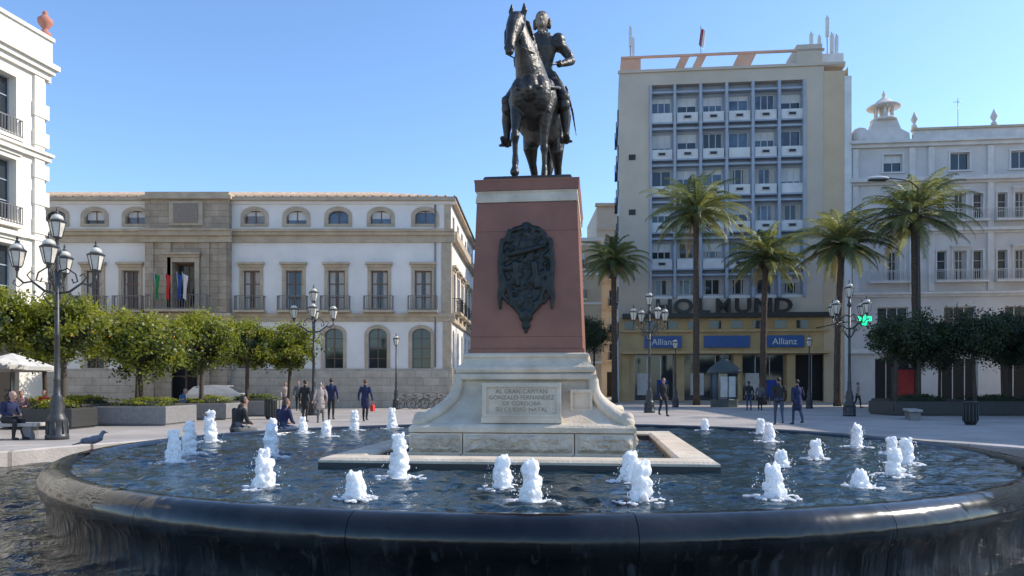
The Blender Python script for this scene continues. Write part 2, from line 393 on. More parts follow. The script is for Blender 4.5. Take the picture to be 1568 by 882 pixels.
# ------------------------------------------------------------------ fountain
FC = (.35, 10.8); WZ = .605
JETS = [(-3.90,8.65,.38),(-4.20,9.78,.43),(-4.78,11.9,.49),(-2.15,6.52,.34),(-2.99,9.31,.41),(-4.3,13.5,.30),(-3.22,13.03,.28),
 (-3.1,14.8,.40),(-2.48,15.5,.43),(-1.24,5.92,.21),(-1.09,7.24,.43),(-.08,6.52,.28),(.14,5.72,.32),(1.10,6.98,.28),(1.0,5.80,.31),
 (3.8,14.8,.22),(4.62,13.96,.28),(4.07,11.9,.30),(2.87,8.01,.20),(2.08,5.98,.26),(3.70,9.14,.22),(4.99,10.86,.33),(3.04,6.55,.15),
 (3.77,7.4,.26),(4.46,8.5,.30),(4.94,9.78,.22),(-3.9,14.0,.3)]
fountain = bpy.data.objects.new('fountain', None); COL.objects.link(fountain)
prof = [(5.66,.50),(5.68,.62),(5.72,.668),(5.80,.69),(5.88,.68),(5.95,.64),(5.99,.57),(6.0,.50),(5.97,.42),(5.93,.36),(5.91,.2),(5.93,-.02)]
prof = [(r+.08, z-.025) for r, z in prof]
b = MB(); ns = 20
for i in range(ns):
    a0 = 2*math.pi*(i+.24)/ns; a1 = a0+2*math.pi/ns-.0009
    b.lathe(prof, 'granite', (FC[0], FC[1], 0), 14, a0, a1)
b.lathe([(r-.012 if i > 2 else r+.008, z-.012) for i, (r, z) in enumerate(prof)], 'black', (FC[0], FC[1], 0), 160, caps=False)
b.obj('basin_rim', parent=fountain)
def water_disc(name, r0, r1, nr, na, z, amp, m, jets, seed, parent):
    rs = np.random.RandomState(seed)
    r = np.linspace(r0, r1, nr)[:, None]; a = np.linspace(0, 2*np.pi, na, endpoint=False)[None, :]
    x = FC[0]+r*np.cos(a); y = FC[1]+r*np.sin(a); h = np.zeros_like(x)
    for i in range(50):
        L_ = rs.uniform(.12, .8); th = rs.uniform(0, np.pi*2); k = 2*np.pi/L_
        env = .6+.4*np.sin(x*rs.uniform(.5,2)+rs.uniform(0,6))*np.sin(y*rs.uniform(.5,2)+rs.uniform(0,6))
        h += amp*L_*.55*env*np.sin(k*(x*np.cos(th)+y*np.sin(th))+rs.uniform(0, 6))
    for jx, jy, jh in jets:
        d = np.hypot(x-jx, y-jy); h += .014*np.exp(-d/.45)*np.sin(d*2*np.pi/.17+rs.uniform(0, 6))
    vs = np.stack([x, y, z+h], -1).reshape(-1, 3)
    I = np.arange(nr-1)[:, None]*na; J = np.arange(na)[None, :]; J2 = (J+1) % na
    fs = np.stack([I+J, I+na+J, I+na+J2, I+J2], -1).reshape(-1, 4)
    me = bpy.data.meshes.new(name); me.from_pydata(vs.tolist(), [], fs.tolist()); me.materials.append(M_[m])
    me.polygons.foreach_set('use_smooth', [True]*len(fs)); o = bpy.data.objects.new(name, me); COL.objects.link(o); o.parent = parent
water_disc('fountain_water', .05, 5.78, 180, 640, WZ, .013, 'water', JETS, 3, None)
water_disc('outer_pool_water', 5.9, 9.75, 70, 620, .06, .018, 'water2', [], 5, None)
b = MB(); jr = random.Random(11); Z0 = WZ-.01
for jx, jy, jh in JETS:
    F = Fuse(); w0 = .062+jh*.092
    for i in range(9):
        t = i/8; rr = w0*(1.05-.50*t**1.6)*jr.uniform(.86,1.08)
        F.ell((jx+jr.uniform(-.2,.2)*w0, jy+jr.uniform(-.2,.2)*w0, Z0+jh*t*.90), (rr*.84, rr*.84, jh/9*.9+.016), 'foam', 12)
    for i in range(100):
        t = jr.random()**.9; a = jr.uniform(0, 6.28); rr = w0*(1.05-.48*t)*jr.uniform(.55, 1.08); q = jr.uniform(.010, .023)
        F.ell((jx+rr*math.cos(a), jy+rr*math.sin(a), Z0+jh*t*1.0), (q, q, q*jr.uniform(1.0, 2.2)), 'foam', 8)
    for i in range(44):
        a = jr.uniform(0, 6.28); rr = w0*jr.uniform(.9, 2.5); q = jr.uniform(.008, .030)
        F.ell((jx+rr*math.cos(a), jy+rr*math.sin(a), WZ+.006), (q*1.4, q, .010), 'foam', 8)
    F.into(b, .0075, 0)
    for i in range(60):
        a = jr.uniform(0, 6.28); rr = w0*jr.uniform(.8, 2.0); q = jr.uniform(.002, .005)
        b.ell((jx+rr*math.cos(a), jy+rr*math.sin(a), WZ+.01+jh*jr.random()*1.0*max(.2, 1.5-rr/w0*.55)), (q, q, q*1.5), 'foam', 5, 4)
b.obj('water_jets', parent=fountain)
b = MB(); b.lathe([(9.72,-.02),(9.72,.30),(9.74,.33),(10.22,.33),(10.25,.30),(10.25,-.02)], 'kerb', (FC[0], FC[1], 0), 140, caps=False, smooth=False)
b.obj('outer_pool_kerb', parent=fountain)

# ------------------------------------------------------------------ monument
MROT = math.radians(-6.5); MC = (.31, 10.5, 0)
mon = bpy.data.objects.new('equestrian_monument', None); COL.objects.link(mon); mon.location = MC; mon.rotation_euler = (0, 0, MROT)
b = MB()
ko, ki = (2.13, 2.62), (1.72, 2.2)
for (x0, x1, y0, y1) in [(-ko[0], ko[0], -ko[1], -ki[1]), (-ko[0], ko[0], ki[1], ko[1]), (-ko[0], -ki[0], -ki[1], ki[1]), (ki[0], ko[0], -ki[1], ki[1])]:
    b.box(x0, x1, y0, y1, .3, .665, 'planterd')
    b.stack([(.665, (x1-x0)/2-.002, (y1-y0)/2-.002), (.69, (x1-x0)/2-.002, (y1-y0)/2-.002), (.715, (x1-x0)/2-.04, (y1-y0)/2-.04)], 'lime', (x0+x1)/2, (y0+y1)/2)
b.box(-1.8, 1.8, -2.25, 2.25, .3, .58, 'planterd')
def rough_course(hx, hy, z0, z1, xs, ys, k):
    def blk(x0, x1, y0, y1):
        b.stack([(z0, (x1-x0)/2-.006, (y1-y0)/2-.006), (z1, (x1-x0)/2-.006, (y1-y0)/2-.006)], k, (x0+x1)/2, (y0+y1)/2)
    for x0, x1 in zip(xs[:-1], xs[1:]): blk(x0, x1, -hy, -hy+.5); blk(x0, x1, hy-.5, hy)
    for y0, y1 in zip(ys[:-1], ys[1:]): blk(-hx, -hx+.5, y0, y1); blk(hx-.5, hx, y0, y1)
rough_course(1.34, 1.88, .55, .70, [-1.34,-.70,.6,1.34], [-1.36,-.4,.4,1.36], 'lime')
rough_course(1.32, 1.86, .70, .94, [-1.32,-.68,.62,1.32], [-1.34,-.4,.4,1.34], 'lime')
def rockface(x0, x1, z0, z1, M, seed, k='rock', amp=.06, nx=40, nz=14):
    vs = []
    for j in range(nz+1):
        for i in range(nx+1):
            u, v = i/nx, j/nz; e = min(1, min(u, 1-u)*14, min(v, 1-v)*5)
            x = x0+(x1-x0)*u; z = z0+(z1-z0)*v
            h = (abs(noise.fractal(Vector((x*6+seed, z*7, seed)), 1, 2, 4))*.9+.35)*amp*e
            vs.append((x, -h-.002, z))
    fs = [(j*(nx+1)+i, j*(nx+1)+i+1, (j+1)*(nx+1)+i+1, (j+1)*(nx+1)+i) for j in range(nz) for i in range(nx)]
    old = b.M; b.M = old @ M; b.add(vs, fs, k, False); b.M = old
Mf = Matrix.Translation((0, -1.854, 0))
rockface(-1.29, -.71, .72, .925, Mf, 1); rockface(-.65, .59, .72, .925, Mf, 2, nx=64); rockface(.65, 1.29, .72, .925, Mf, 3)
for sgn in (1, -1):
    Ms = Matrix.Rotation(sgn*math.pi/2, 4, 'Z') @ Matrix.Translation((0, -1.314, 0))
    rockface(-1.31, -.43, .72, .925, Ms, 4+sgn); rockface(-.37, .37, .72, .925, Ms, 7+sgn); rockface(.43, 1.31, .72, .925, Ms, 10+sgn)
b.stack([(.55, 1.2, 1.7), (.96, 1.2, 1.7)], 'lime')
b.stack([(.94,1.28,1.82),(.955,1.32,1.86),(1.01,1.32,1.86),(1.035,1.29,1.83),(1.055,1.23,1.77)], 'lime')
pf = []
for i in range(15):
    t = i/14; o = .40*(1-math.sin(t*math.pi/2))**1.3
    pf.append((1.055+t*.50, .80+o, 1.31+o))
b.stack(pf, 'lime')
b.stack([(1.555,.83,1.34),(1.575,.87,1.38),(1.63,.87,1.38),(1.645,.84,1.35),(1.655,.80,1.31)], 'lime')
b.stack([(1.655,.845,1.355),(1.69,.86,1.37),(1.72,.85,1.36),(1.76,.80,1.31),(1.80,.77,1.28),(1.83,.76,1.27),(1.85,.775,1.285),(1.885,.775,1.285),(1.90,.74,1.25)], 'lime')
for sx in (-1, 1):
    for sy in (-1, 1):
        pts = []; rad = []
        for i in range(13):
            t = i/12; o = .40*(1-math.sin(t*math.pi/2))**1.3+.03
            pts.append((sx*(.80+o), sy*(1.31+o), 1.06+t*.49)); rad.append((.085-.02*t, .07-.015*t))
        b.tube(pts, rad, 'lime', 12, (1,0,0), True)
        b.tube([(sx*1.13, sy*1.60, 1.115), (sx*1.23, sy*1.70, 1.115)], [.065, .07], 'lime', 14, caps=True)
b.box(-.47, .47, -1.79, -1.40, 1.06, 1.13, 'lime')
b.box(-.44, .44, -1.765, -1.35, 1.13, 1.52, 'lime')
for (x0, x1, z0, z1) in [(-.46,.46,1.478,1.53),(-.46,.46,1.132,1.165),(-.46,-.41,1.165,1.478),(.41,.46,1.165,1.478)]:
    b.box(x0, x1, -1.79, -1.75, z0, z1, 'lime')
for i, t in enumerate(['AL GRAN CAPITAN', 'GONZALO FERNANDEZ', 'DE CORDOBA', 'SU CIUDAD NATAL']):
    text_geo(b, t, .070, .002, upright(0, -1.767, 1.405-i*.070), 'carve')
x0, x1 = .56, .82
b.box(x0+.02, x1-.02, -1.48, -1.20, 1.22, 1.44, 'lime')
for (u0, u1, z0, z1) in [(x0,x1,1.41,1.45),(x0,x1,1.19,1.22),(x0,x0+.03,1.22,1.41),(x1-.03,x1,1.22,1.41)]:
    b.box(u0, u1, -1.505, -1.25, z0, z1, 'lime')
b.stack([(1.90,.72,1.23),(1.95,.72,1.23)], 'redgranite')
b.stack([(1.954,.70,1.21),(3.78,.628,1.14)], 'redgranite')
b.stack([(3.784,.60,1.11),(3.79,.64,1.15),(3.82,.64,1.15),(3.90,.625,1.135),(3.93,.64,1.15)], 'lime')
b.stack([(3.934,.648,1.158),(4.03,.652,1.162),(4.07,.66,1.17),(4.075,.65,1.16)], 'redgranite')
b.obj('pedestal', parent=mon)
b = MB()
M_['joint'] = mat('joint_line', (.13,.06,.042), .9)
for z in (2.10, 3.42):
    t = (z-1.954)/(3.78-1.954); hx = .70-.072*t+.0015; hy = 1.21-.07*t+.0015
    b.stack([(z, hx, hy), (z+.005, hx, hy)], 'joint')
b.obj('masonry_joints', parent=mon)
b = MB(); F = Fuse()
def yfront(z): return -(1.21-.07*(z-1.954)/(3.78-1.954))
sil = [(3.50,.06),(3.46,.18),(3.38,.26),(3.25,.305),(3.05,.315),(2.85,.30),(2.7,.25),(2.55,.20),(2.45,.14)]
for (z, wd), (z2, w2) in zip(sil[:-1], sil[1:]):
    F.tube([(0, yfront(z)-.005, z), (0, yfront(z2)-.005, z2)], [(wd, .035), (w2, .035)], 'bronzeg', 24)
rr = random.Random(4)
for i in range(120):
    z = rr.uniform(2.5, 3.42); wd = np.interp(z, [s[0] for s in sil][::-1], [s[1] for s in sil][::-1])*.95
    x = rr.uniform(-wd, wd); q = rr.uniform(.012, .035)
    F.ell((x, yfront(z)-.04, z), (q, q*.8, q*rr.uniform(.8, 2)), 'bronzeg')
for sx in (-1, 1):
    F.tube([(sx*.30,-1.19,3.3),(sx*.325,-1.20,3.0),(sx*.31,-1.21,2.75),(sx*.33,-1.21,2.6),(sx*.32,-1.22,2.45)], [.03,.035,.03,.03,.015], 'bronzeg')
    F.tube([(sx*.12,-1.21,2.9),(sx*.22,-1.21,2.7),(sx*.16,-1.22,2.5),(sx*.06,-1.22,2.38)], [.03,.03,.035,.03], 'bronzeg')
    F.tube([(sx*.30,-1.21,2.9),(sx*.26,-1.21,2.75),(sx*.29,-1.21,2.62),(sx*.22,-1.21,2.52)], [.03,.035,.03,.02], 'bronzeg')
    F.tube([(sx*.05,-1.20,3.45),(sx*.18,-1.19,3.42),(sx*.28,-1.19,3.28)], [.025,.03,.025], 'bronzeg')
F.ell((0,-1.2,3.25), (.09,.06,.10), 'bronzeg'); F.ell((0,-1.2,3.36), (.05,.06,.06), 'bronzeg')
F.tube([(-.2,-1.23,3.12),(0,-1.25,3.16),(.22,-1.23,3.22)], [.03,.035,.02], 'bronzeg')
F.tube([(-.13,-1.22,3.0),(-.1,-1.23,2.75)], [.05,.03], 'bronzeg'); F.tube([(.1,-1.22,3.0),(.13,-1.23,2.72)], [.05,.03], 'bronzeg')
F.ell((0,-1.22,2.36), (.09,.04,.09), 'bronzeg'); F.tube([(0,-1.22,2.3),(0,-1.22,2.16)], [.035,.02], 'bronzeg'); F.ell((0,-1.22,2.24), (.055,.035,.06), 'bronzeg')
F.into(b, .0095, 1)
b.obj('bronze_relief', parent=mon)

# horse and rider
b = MB(); F = Fuse(); K = 'bronze'
F.tube([(0,-.80,1.24),(0,-.66,1.22),(0,-.38,1.19),(0,0,1.17),(0,.35,1.2),(0,.66,1.27),(0,.90,1.26)],
       [(.15,.20),(.27,.35),(.31,.40),(.34,.40),(.33,.36),(.31,.33),(.18,.24)], K, 24)
F.ell((-.12,-.72,1.2), (.16,.16,.24), K); F.ell((.12,-.72,1.2), (.16,.16,.24), K)
F.tube([(0,-.48,1.36),(-.03,-.66,1.60),(-.07,-.80,1.80),(-.11,-.88,1.96),(-.13,-.92,2.08)], [(.24,.36),(.185,.31),(.135,.24),(.10,.18),(.085,.12)], K, 20)
F.tube([(-.13,-.88,2.12),(-.15,-1.0,2.05),(-.165,-1.10,1.91),(-.18,-1.17,1.76),(-.19,-1.22,1.63),(-.19,-1.24,1.56)],
       [(.085,.11),(.112,.135),(.10,.125),(.072,.09),(.066,.075),(.058,.055)], K, 18)
F.ell((-.245,-1.03,2.0), (.03,.04,.04), K); F.ell((-.055,-1.03,2.0), (.03,.04,.04), K)
F.ell((-.24,-1.26,1.60), (.022,.02,.03), K); F.ell((-.145,-1.26,1.60), (.022,.02,.03), K)
F.ell((-.14,-.95,1.90), (.10,.11,.13), K)
F.tube([(-.195,-.92,2.14),(-.225,-.935,2.22),(-.215,-.95,2.31)], [.036,.04,.008], K); F.tube([(-.07,-.92,2.15),(-.045,-.935,2.23),(-.05,-.95,2.32)], [.036,.04,.008], K)
F.tube([(-.13,-.93,2.19),(-.15,-1.03,2.14),(-.16,-1.10,2.02)], [.035,.032,.012], K)
for i in range(15):
    t = i/14; y = -.84+t*.44; z = 2.14-t*.62; x0 = -.12+.12*t
    F.tube([(x0, y+.07, z+.03), (x0+.10+.03*math.sin(i*3), y+.05, z-.03), (x0+.17, y+.0, z-.20)], [.04,.038,.014], K, 8)
for sx in (-1, 1):
    F.tube([(sx*.20,-.38,1.40),(sx*.24,-.52,1.18),(sx*.20,-.60,.98)], [(.09,.13),(.10,.15),(.08,.10)], K)
F.tube([(.17,-.56,1.15),(.18,-.56,.92),(.165,-.54,.72),(.16,-.53,.56),(.16,-.525,.51),(.16,-.515,.44),(.16,-.51,.3),(.16,-.51,.16),(.16,-.55,.09),(.16,-.58,.03)],
       [(.12,.17),(.095,.12),(.062,.075),(.048,.052),(.060,.062),(.040,.045),(.034,.04),(.048,.052),(.042,.045),(.066,.08)], K, 14)
F.tube([(-.17,-.60,1.15),(-.19,-.68,.94),(-.19,-.76,.78),(-.19,-.82,.66),(-.19,-.83,.60),(-.20,-.79,.52),(-.205,-.75,.40),(-.21,-.71,.30),(-.21,-.73,.22),(-.21,-.76,.14)],
       [(.12,.17),(.095,.12),(.068,.078),(.050,.055),(.060,.062),(.040,.044),(.035,.04),(.048,.052),(.040,.042),(.064,.07)], K, 14)
for sx, dy in ((-1, -.10), (1, .12)):
    F.tube([(sx*.17,.70,1.2),(sx*.19,.58+dy*.3,.98),(sx*.19,.52+dy*.5,.82),(sx*.18,.70+dy,.64),(sx*.17,.84+dy,.52),(sx*.17,.82+dy,.46),(sx*.17,.78+dy,.3),(sx*.17,.75+dy,.17),(sx*.17,.70+dy,.1),(sx*.17,.66+dy,.03)],
           [(.15,.24),(.13,.19),(.11,.14),(.062,.08),(.055,.075),(.043,.058),(.036,.045),(.049,.053),(.042,.048),(.066,.08)], K, 14)
F.tube([(0,.98,1.38),(0,1.10,1.28),(0,1.14,1.0),(0,1.12,.7),(0,1.10,.5)], [.05,.07,.09,.08,.02], K)
F.ell((0,.08,1.53), (.24,.36,.07), K); F.tube([(0,-.24,1.5),(0,-.27,1.66)], [(.15,.05),(.06,.03)], K); F.tube([(0,.38,1.52),(0,.42,1.70)], [(.2,.05),(.14,.03)], K)
F.tube([(-.33,-.30,1.42),(-.30,-.62,1.30),(-.15,-.89,1.22),(0,-.93,1.18),(.15,-.89,1.22),(.30,-.62,1.30),(.33,-.30,1.42)], .024, K, 8, (0,0,1))
for i in range(7):
    a = (i-3)/3; F.ell((a*.26, -.93+abs(a)**2*.22, 1.14+abs(a)*.05), (.022,.02,.045), K)
F.ell((0,-.95,1.18), (.045,.03,.05), K)
for sx in (-1, 1): F.ell((sx*.29,.12,1.28), (.07,.34,.30), K)
F.tube([(.03,.08,1.58),(.03,.07,1.74),(.04,.06,1.92),(.05,.04,2.13),(.05,.05,2.27),(.05,.04,2.36)], [(.20,.17),(.165,.13),(.16,.13),(.215,.16),(.19,.115),(.07,.07)], K, 18)
for i in range(10):
    a = math.pi*2*i/10; F.tube([(.03+.16*math.cos(a), .08+.12*math.sin(a), 1.78), (.03+.26*math.cos(a), .08+.2*math.sin(a), 1.60)], [(.06,.03),(.07,.03)], K)
F.ell((.05,-.005,2.52), (.088,.102,.13), 'marble'); F.ell((.05,.025,2.57), (.098,.112,.10), K); F.tube([(.05,.03,2.33),(.05,.02,2.43)], [.065,.06], 'marble')
F.tube([(-.05,.03,2.53),(-.055,.04,2.44)], [.035,.03], K); F.tube([(.15,.03,2.53),(.155,.04,2.44)], [.035,.03], K); F.tube([(.05,.1,2.5),(.05,.1,2.41)], [(.09,.04),(.08,.03)], K)
F.tube([(.05,-.095,2.55),(.05,-.125,2.505)], [.012,.02], 'marble'); F.ell((.05,-.088,2.44), (.05,.03,.04), 'marble'); F.ell((.05,-.10,2.57),(.06,.02,.015),'marble')
F.tube([(-.06,.05,2.34),(.05,-.03,2.355),(.16,.05,2.34),(.05,.12,2.36),(-.06,.05,2.34)], .032, K)
for sx in (-1, 1):
    F.ell((.05+sx*.235,.05,2.23), (.105,.125,.115), K); F.ell((.05+sx*.26,.04,2.14), (.095,.105,.075), K)
    F.tube([(sx*.13,.04,1.60),(sx*.28,-.12,1.50),(sx*.395,-.27,1.28)], [(.12,.14),(.105,.12),(.082,.09)], K)
    F.ell((sx*.40,-.29,1.28), (.08,.09,.09), K); F.ell((sx*.46,-.28,1.28), (.025,.07,.07), K)
    F.tube([(sx*.395,-.27,1.26),(sx*.42,-.20,1.03),(sx*.425,-.20,.85),(sx*.425,-.20,.74)], [.072,.080,.050,.045], K)
    F.tube([(sx*.40,-.27,1.20),(sx*.40,-.27,1.17)], [.088,.088], K)
    F.tube([(sx*.425,-.16,.715),(sx*.435,-.28,.71),(sx*.445,-.42,.725)], [(.05,.05),(.058,.044),(.038,.028)], K)
    F.tube([(sx*.36,-.26,.665),(sx*.51,-.28,.665)], [.02,.02], K); F.tube([(sx*.425,-.10,.76),(sx*.43,-.02,.74)], [.014,.02], K)
    F.tube([(sx*.36,-.26,.665),(sx*.35,-.24,.85)], [.015,.012], K)
F.tube([(-.20,.05,2.19),(-.31,.02,1.98),(-.29,-.02,1.90)], [.08,.066,.062], K); F.tube([(-.30,-.0,1.92),(-.18,-.2,1.86),(-.06,-.34,1.80)], [.062,.052,.037], K)
F.ell((-.05,-.37,1.79), (.042,.05,.045), K)
F.tube([(.30,.05,2.19),(.43,.06,2.02),(.47,.05,1.93)], [.082,.068,.062], K); F.tube([(.47,.05,1.93),(.42,-.14,1.83),(.35,-.26,1.76)], [.062,.054,.037], K)
F.ell((.34,-.29,1.75), (.045,.05,.045), K); F.tube([(.25,-.42,1.70),(.50,-.05,1.90)], [.018,.018], K)
F.tube([(.38,.2,1.62),(.46,.35,1.3),(.50,.48,1.0)], [.02,.018,.008], K)
F.into(b, .0115, 1)
for sx in (-1, 1):
    b.tube([(-.185+sx*.07,-1.19,1.66),(-.12+sx*.17,-.95,1.66),(sx*.17-.03,-.62,1.72),(-.06,-.38,1.80)], .009, K, 6)
    b.tube([(-.185+sx*.072,-1.19,1.68),(-.165+sx*.118,-1.06,1.90),(-.135+sx*.10,-.93,2.12)], .012, K, 6)
for k in range(4):
    b.tube([(-.09+k*.02,-.385,1.81),(-.085+k*.02,-.42,1.795),(-.08+k*.02,-.41,1.77)], [.010,.010,.008], K, 6)
    b.tube([(.31+k*.018,-.30-.004*k,1.785),(.305+k*.018,-.335,1.765),(.315+k*.018,-.32,1.73)], [.010,.010,.008], K, 6)
b.tube([(-.02,-.36,1.82),(-.035,-.41,1.825)], [.012,.009], K, 6); b.tube([(.38,-.27,1.78),(.35,-.32,1.795)], [.012,.009], K, 6)
h = b.obj('horse_and_rider', loc=(.06,-.02,4.145), parent=mon); h.scale = (.965,)*3; h.rotation_euler = (0,0,math.radians(-4))
b = MB(); b.stack([(4.076,.56,1.05),(4.12,.56,1.05),(4.147,.54,1.03)], 'bronze'); b.obj('bronze_plinth', parent=mon)

# ------------------------------------------------------------------ buildings helpers
def frameAB(a, bb):
    d = Vector((bb[0]-a[0], bb[1]-a[1])); W = d.length; d.normalize()
    M = Matrix(((d.x, -d.y, 0, a[0]), (d.y, d.x, 0, a[1]), (0, 0, 1, 0), (0, 0, 0, 1))); return M, W
def facade(b, x0, x1, z0, z1, ops, wall, depth=.28, y=0, glass='glass', frame='framew', reveal=None):
    xs = sorted(set([x0, x1]+[v for o in ops for v in (o['x0'], o['x1'])])); zs = sorted(set([z0, z1]+[v for o in ops for v in (o['z0'], o['z1'])]))
    for i in range(len(xs)-1):
        for j in range(len(zs)-1):
            cx, cz = (xs[i]+xs[i+1])/2, (zs[j]+zs[j+1])/2
            if any(o['x0'] < cx < o['x1'] and o['z0'] < cz < o['z1'] for o in ops): continue
            b.add([(xs[i], y, zs[j]), (xs[i+1], y, zs[j]), (xs[i+1], y, zs[j+1]), (xs[i], y, zs[j+1])], [(0,1,2,3)], wall)
    for o in ops:
        a, c, e, f = o['x0'], o['x1'], o['z0'], o['z1']; d = y+o.get('d', depth); rv = o.get('reveal', reveal or wall)
        b.add([(a,y,e),(c,y,e),(c,d,e),(a,d,e)], [(0,1,2,3)], rv); b.add([(a,y,f),(c,y,f),(c,d,f),(a,d,f)], [(3,2,1,0)], rv)
        b.add([(a,y,e),(a,d,e),(a,d,f),(a,y,f)], [(0,1,2,3)], rv); b.add([(c,y,e),(c,d,e),(c,d,f),(c,y,f)], [(3,2,1,0)], rv)
        if o.get('empty'): continue
        b.add([(a,d,e),(c,d,e),(c,d,f),(a,d,f)], [(0,1,2,3)], o.get('glass', glass))
        fr = o.get('frame', frame); t = o.get('t', .07)
        if fr:
            yy = d-.05
            b.box(a+.003, a+t, yy, d-.004, e+.003, f-.003, fr); b.box(c-t, c-.003, yy, d-.004, e+.003, f-.003, fr)
            b.box(a+t, c-t, yy, d-.004, e+.003, e+t, fr); b.box(a+t, c-t, yy, d-.004, f-t, f-.003, fr)
            nx, nz = o.get('n', (2, 1))
            for q in range(1, nx): xx = a+(c-a)*q/nx; b.box(xx-t*.5, xx+t*.5, yy+.005, d-.004, e+t, f-t, fr)
            for q in range(1, nz): zz = e+(f-e)*q/nz; b.box(a+t, c-t, yy+.01, d-.004, zz-t*.35, zz+t*.35, fr)
        if o.get('curt'):
            hw = (c-a)*o['curt']
            b.box(a+t, a+t+hw, d-.012, d-.006, e+t, f-t, 'curtain'); b.box(c-t-hw, c-t, d-.012, d-.006, e+t, f-t, 'curtain')
        if o.get('blind'):
            b.box(a+t, c-t, d-.020, d-.014, f-t-(f-e)*o['blind'], f-t, 'panel')
        if o.get('arch'):
            r = (c-a)/2; mx = (a+c)/2; rise = o['arch']; N = 10
            for sg in (-1, 1):
                poly = [(mx+sg*r, f), (mx, f)]+[(mx+sg*r*math.sin(math.pi/2*q/N), f-rise+rise*math.cos(math.pi/2*q/N)) for q in range(1, N+1)]
                if sg > 0: poly = poly[::-1]
                vs = [(p[0], y-.0, p[1]) for p in poly]; n = len(vs); vs += [(p[0], d-.06, p[1]) for p in poly]
                b.add(vs, [tuple(range(n)), tuple(range(2*n-1, n-1, -1))]+[(q, q+n, (q+1) % n+n, (q+1) % n) for q in range(n)], wall)
def W_(cx, w, z0, z1, **k): d = dict(x0=cx-w/2, x1=cx+w/2, z0=z0, z1=z1); d.update(k); return d
def balcony(b, cx, w, z, h=.95, dp=.6, slab='stonetrim', rail='iron'):
    b.box(cx-w/2, cx+w/2, -dp, .03, z-.16, z, slab)
    b.box(cx-w/2+.03, cx+w/2-.03, -dp+.03, -dp+.07, z+h-.04, z+h, rail); b.box(cx-w/2+.03, cx+w/2-.03, -dp+.03, -dp+.07, z+.04, z+.08, rail)
    n = int(w/.17)
    for i in range(n+1):
        x = cx-w/2+.05+(w-.1)*i/n; b.box(x-.012, x+.012, -dp+.035, -dp+.065, z, z+h-.04, rail)
    for x in (cx-w/2+.05, cx+w/2-.05):
        b.box(x-.02, x+.02, -dp+.07, .02, z+h-.04, z+h, rail)
        for i in range(1, 4): b.box(x-.014, x+.014, -dp+i*.14, -dp+.03+i*.14, z, z+h-.04, rail)
def surround(b, o, k='stonetrim', t=.2, p=.07, hood=True, sill=True):
    a, c, e, f = o['x0'], o['x1'], o['z0'], o['z1']
    b.box(a-t, a-.002, -p, .03, e, f, k); b.box(c+.002, c+t, -p, .03, e, f, k); b.box(a-t, c+t, -p, .03, f+.002, f+t, k)
    if hood: b.box(a-t-.12, c+t+.12, -p-.22, .03, f+t+.17, f+t+.32, k); b.box(a-t-.03, c+t+.03, -p-.08, .03, f+t+.002, f+t+.168, k)
    if sill: b.box(a-t-.08, c+t+.08, -p-.1, .03, e-.14, e-.002, k)

# --- long white civic building
b = MB(); M, W = frameAB((-38, 50), (-4.1, 50)); b.M = M
X = lambda u: (u-784)*50/1150+38
ops = []
ar = [X(u) for u in (511, 578, 645, 444, 378)] + [X(u) for u in (208, 145, 82, 18)]
for x in ar: ops.append(W_(x, 1.25, 2.62, 5.3, arch=.45, glass='glass', frame='wood', n=(2, 4), t=.06))
f1 = [X(u) for u in (385, 450, 515, 581, 648, 200, 143, 85, 25)]
for i, x in enumerate(f1): ops.append(W_(x, 1.15, 6.5, 9.15, frame='wood', n=(2, 3), t=.10, curt=[.25,.06,.3,.22,.28,.1,.2,.2,.2][i]))
at = [X(u) for u in (390, 454, 518, 583, 651, 208, 145, 85, 25)]
for i, x in enumerate(at): ops.append(W_(x, 1.35, 12.25, 13.15, arch=.4, frame='wood', n=(2, 1), t=.07, glass='glassb', reveal='stonetrim', blind=[.3,.6,0,.5,.05,.4,.6,0,0][i]))
PX0, PX1 = X(228), X(355)
facade(b, 0, PX0, 2.6, 13.9, [o for o in ops if o['x1'] < PX0], 'white'); facade(b, PX1, W, 2.6, 13.9, [o for o in ops if o['x0'] > PX1], 'white')
b.box(0, PX0-.01, -.12, .03, 0, 2.6, 'plinth'); b.box(PX1+.01, W+.05, -.12, .03, 0, 2.6, 'plinth')
for x in ar:
    if PX0-1 < x < PX1+1: continue
    b.prism([(x-.85,2.63),(x-.63,2.63),(x-.63,4.85)]+[(x-.63*math.cos(math.pi*q/12), 4.85+.47*math.sin(math.pi*q/12)) for q in range(1,12)]+[(x+.63,4.85),(x+.63,2.63),(x+.85,2.63),(x+.85,4.9)]+[(x+.85*math.cos(math.pi*q/12), 4.9+.62*math.sin(math.pi*q/12)) for q in range(1,12)]+[(x-.85,4.9)], -.05, .02, 'stonetrim')
for o in ops[len(ar):len(ar)+len(f1)]: surround(b, o, sill=False); balcony(b, (o['x0']+o['x1'])/2, 2.0, 6.47, rail='railing')
for x in at:
    b.box(x-.92, x+.92, -.08, .02, 12.08, 12.24, 'stonetrim')
    for sg in (-1, 1): b.box(x+sg*.8-.12, x+sg*.8+.12, -.06, .02, 12.25, 12.8, 'stonetrim')
    b.prism([(x+.68*math.cos(math.pi*q/10),12.8+.38*math.sin(math.pi*q/10)) for q in range(0,11)]+[(x-.92*math.cos(math.pi*q/10),12.8+.6*math.sin(math.pi*q/10)) for q in range(0,11)], -.055, .02, 'stonetrim')
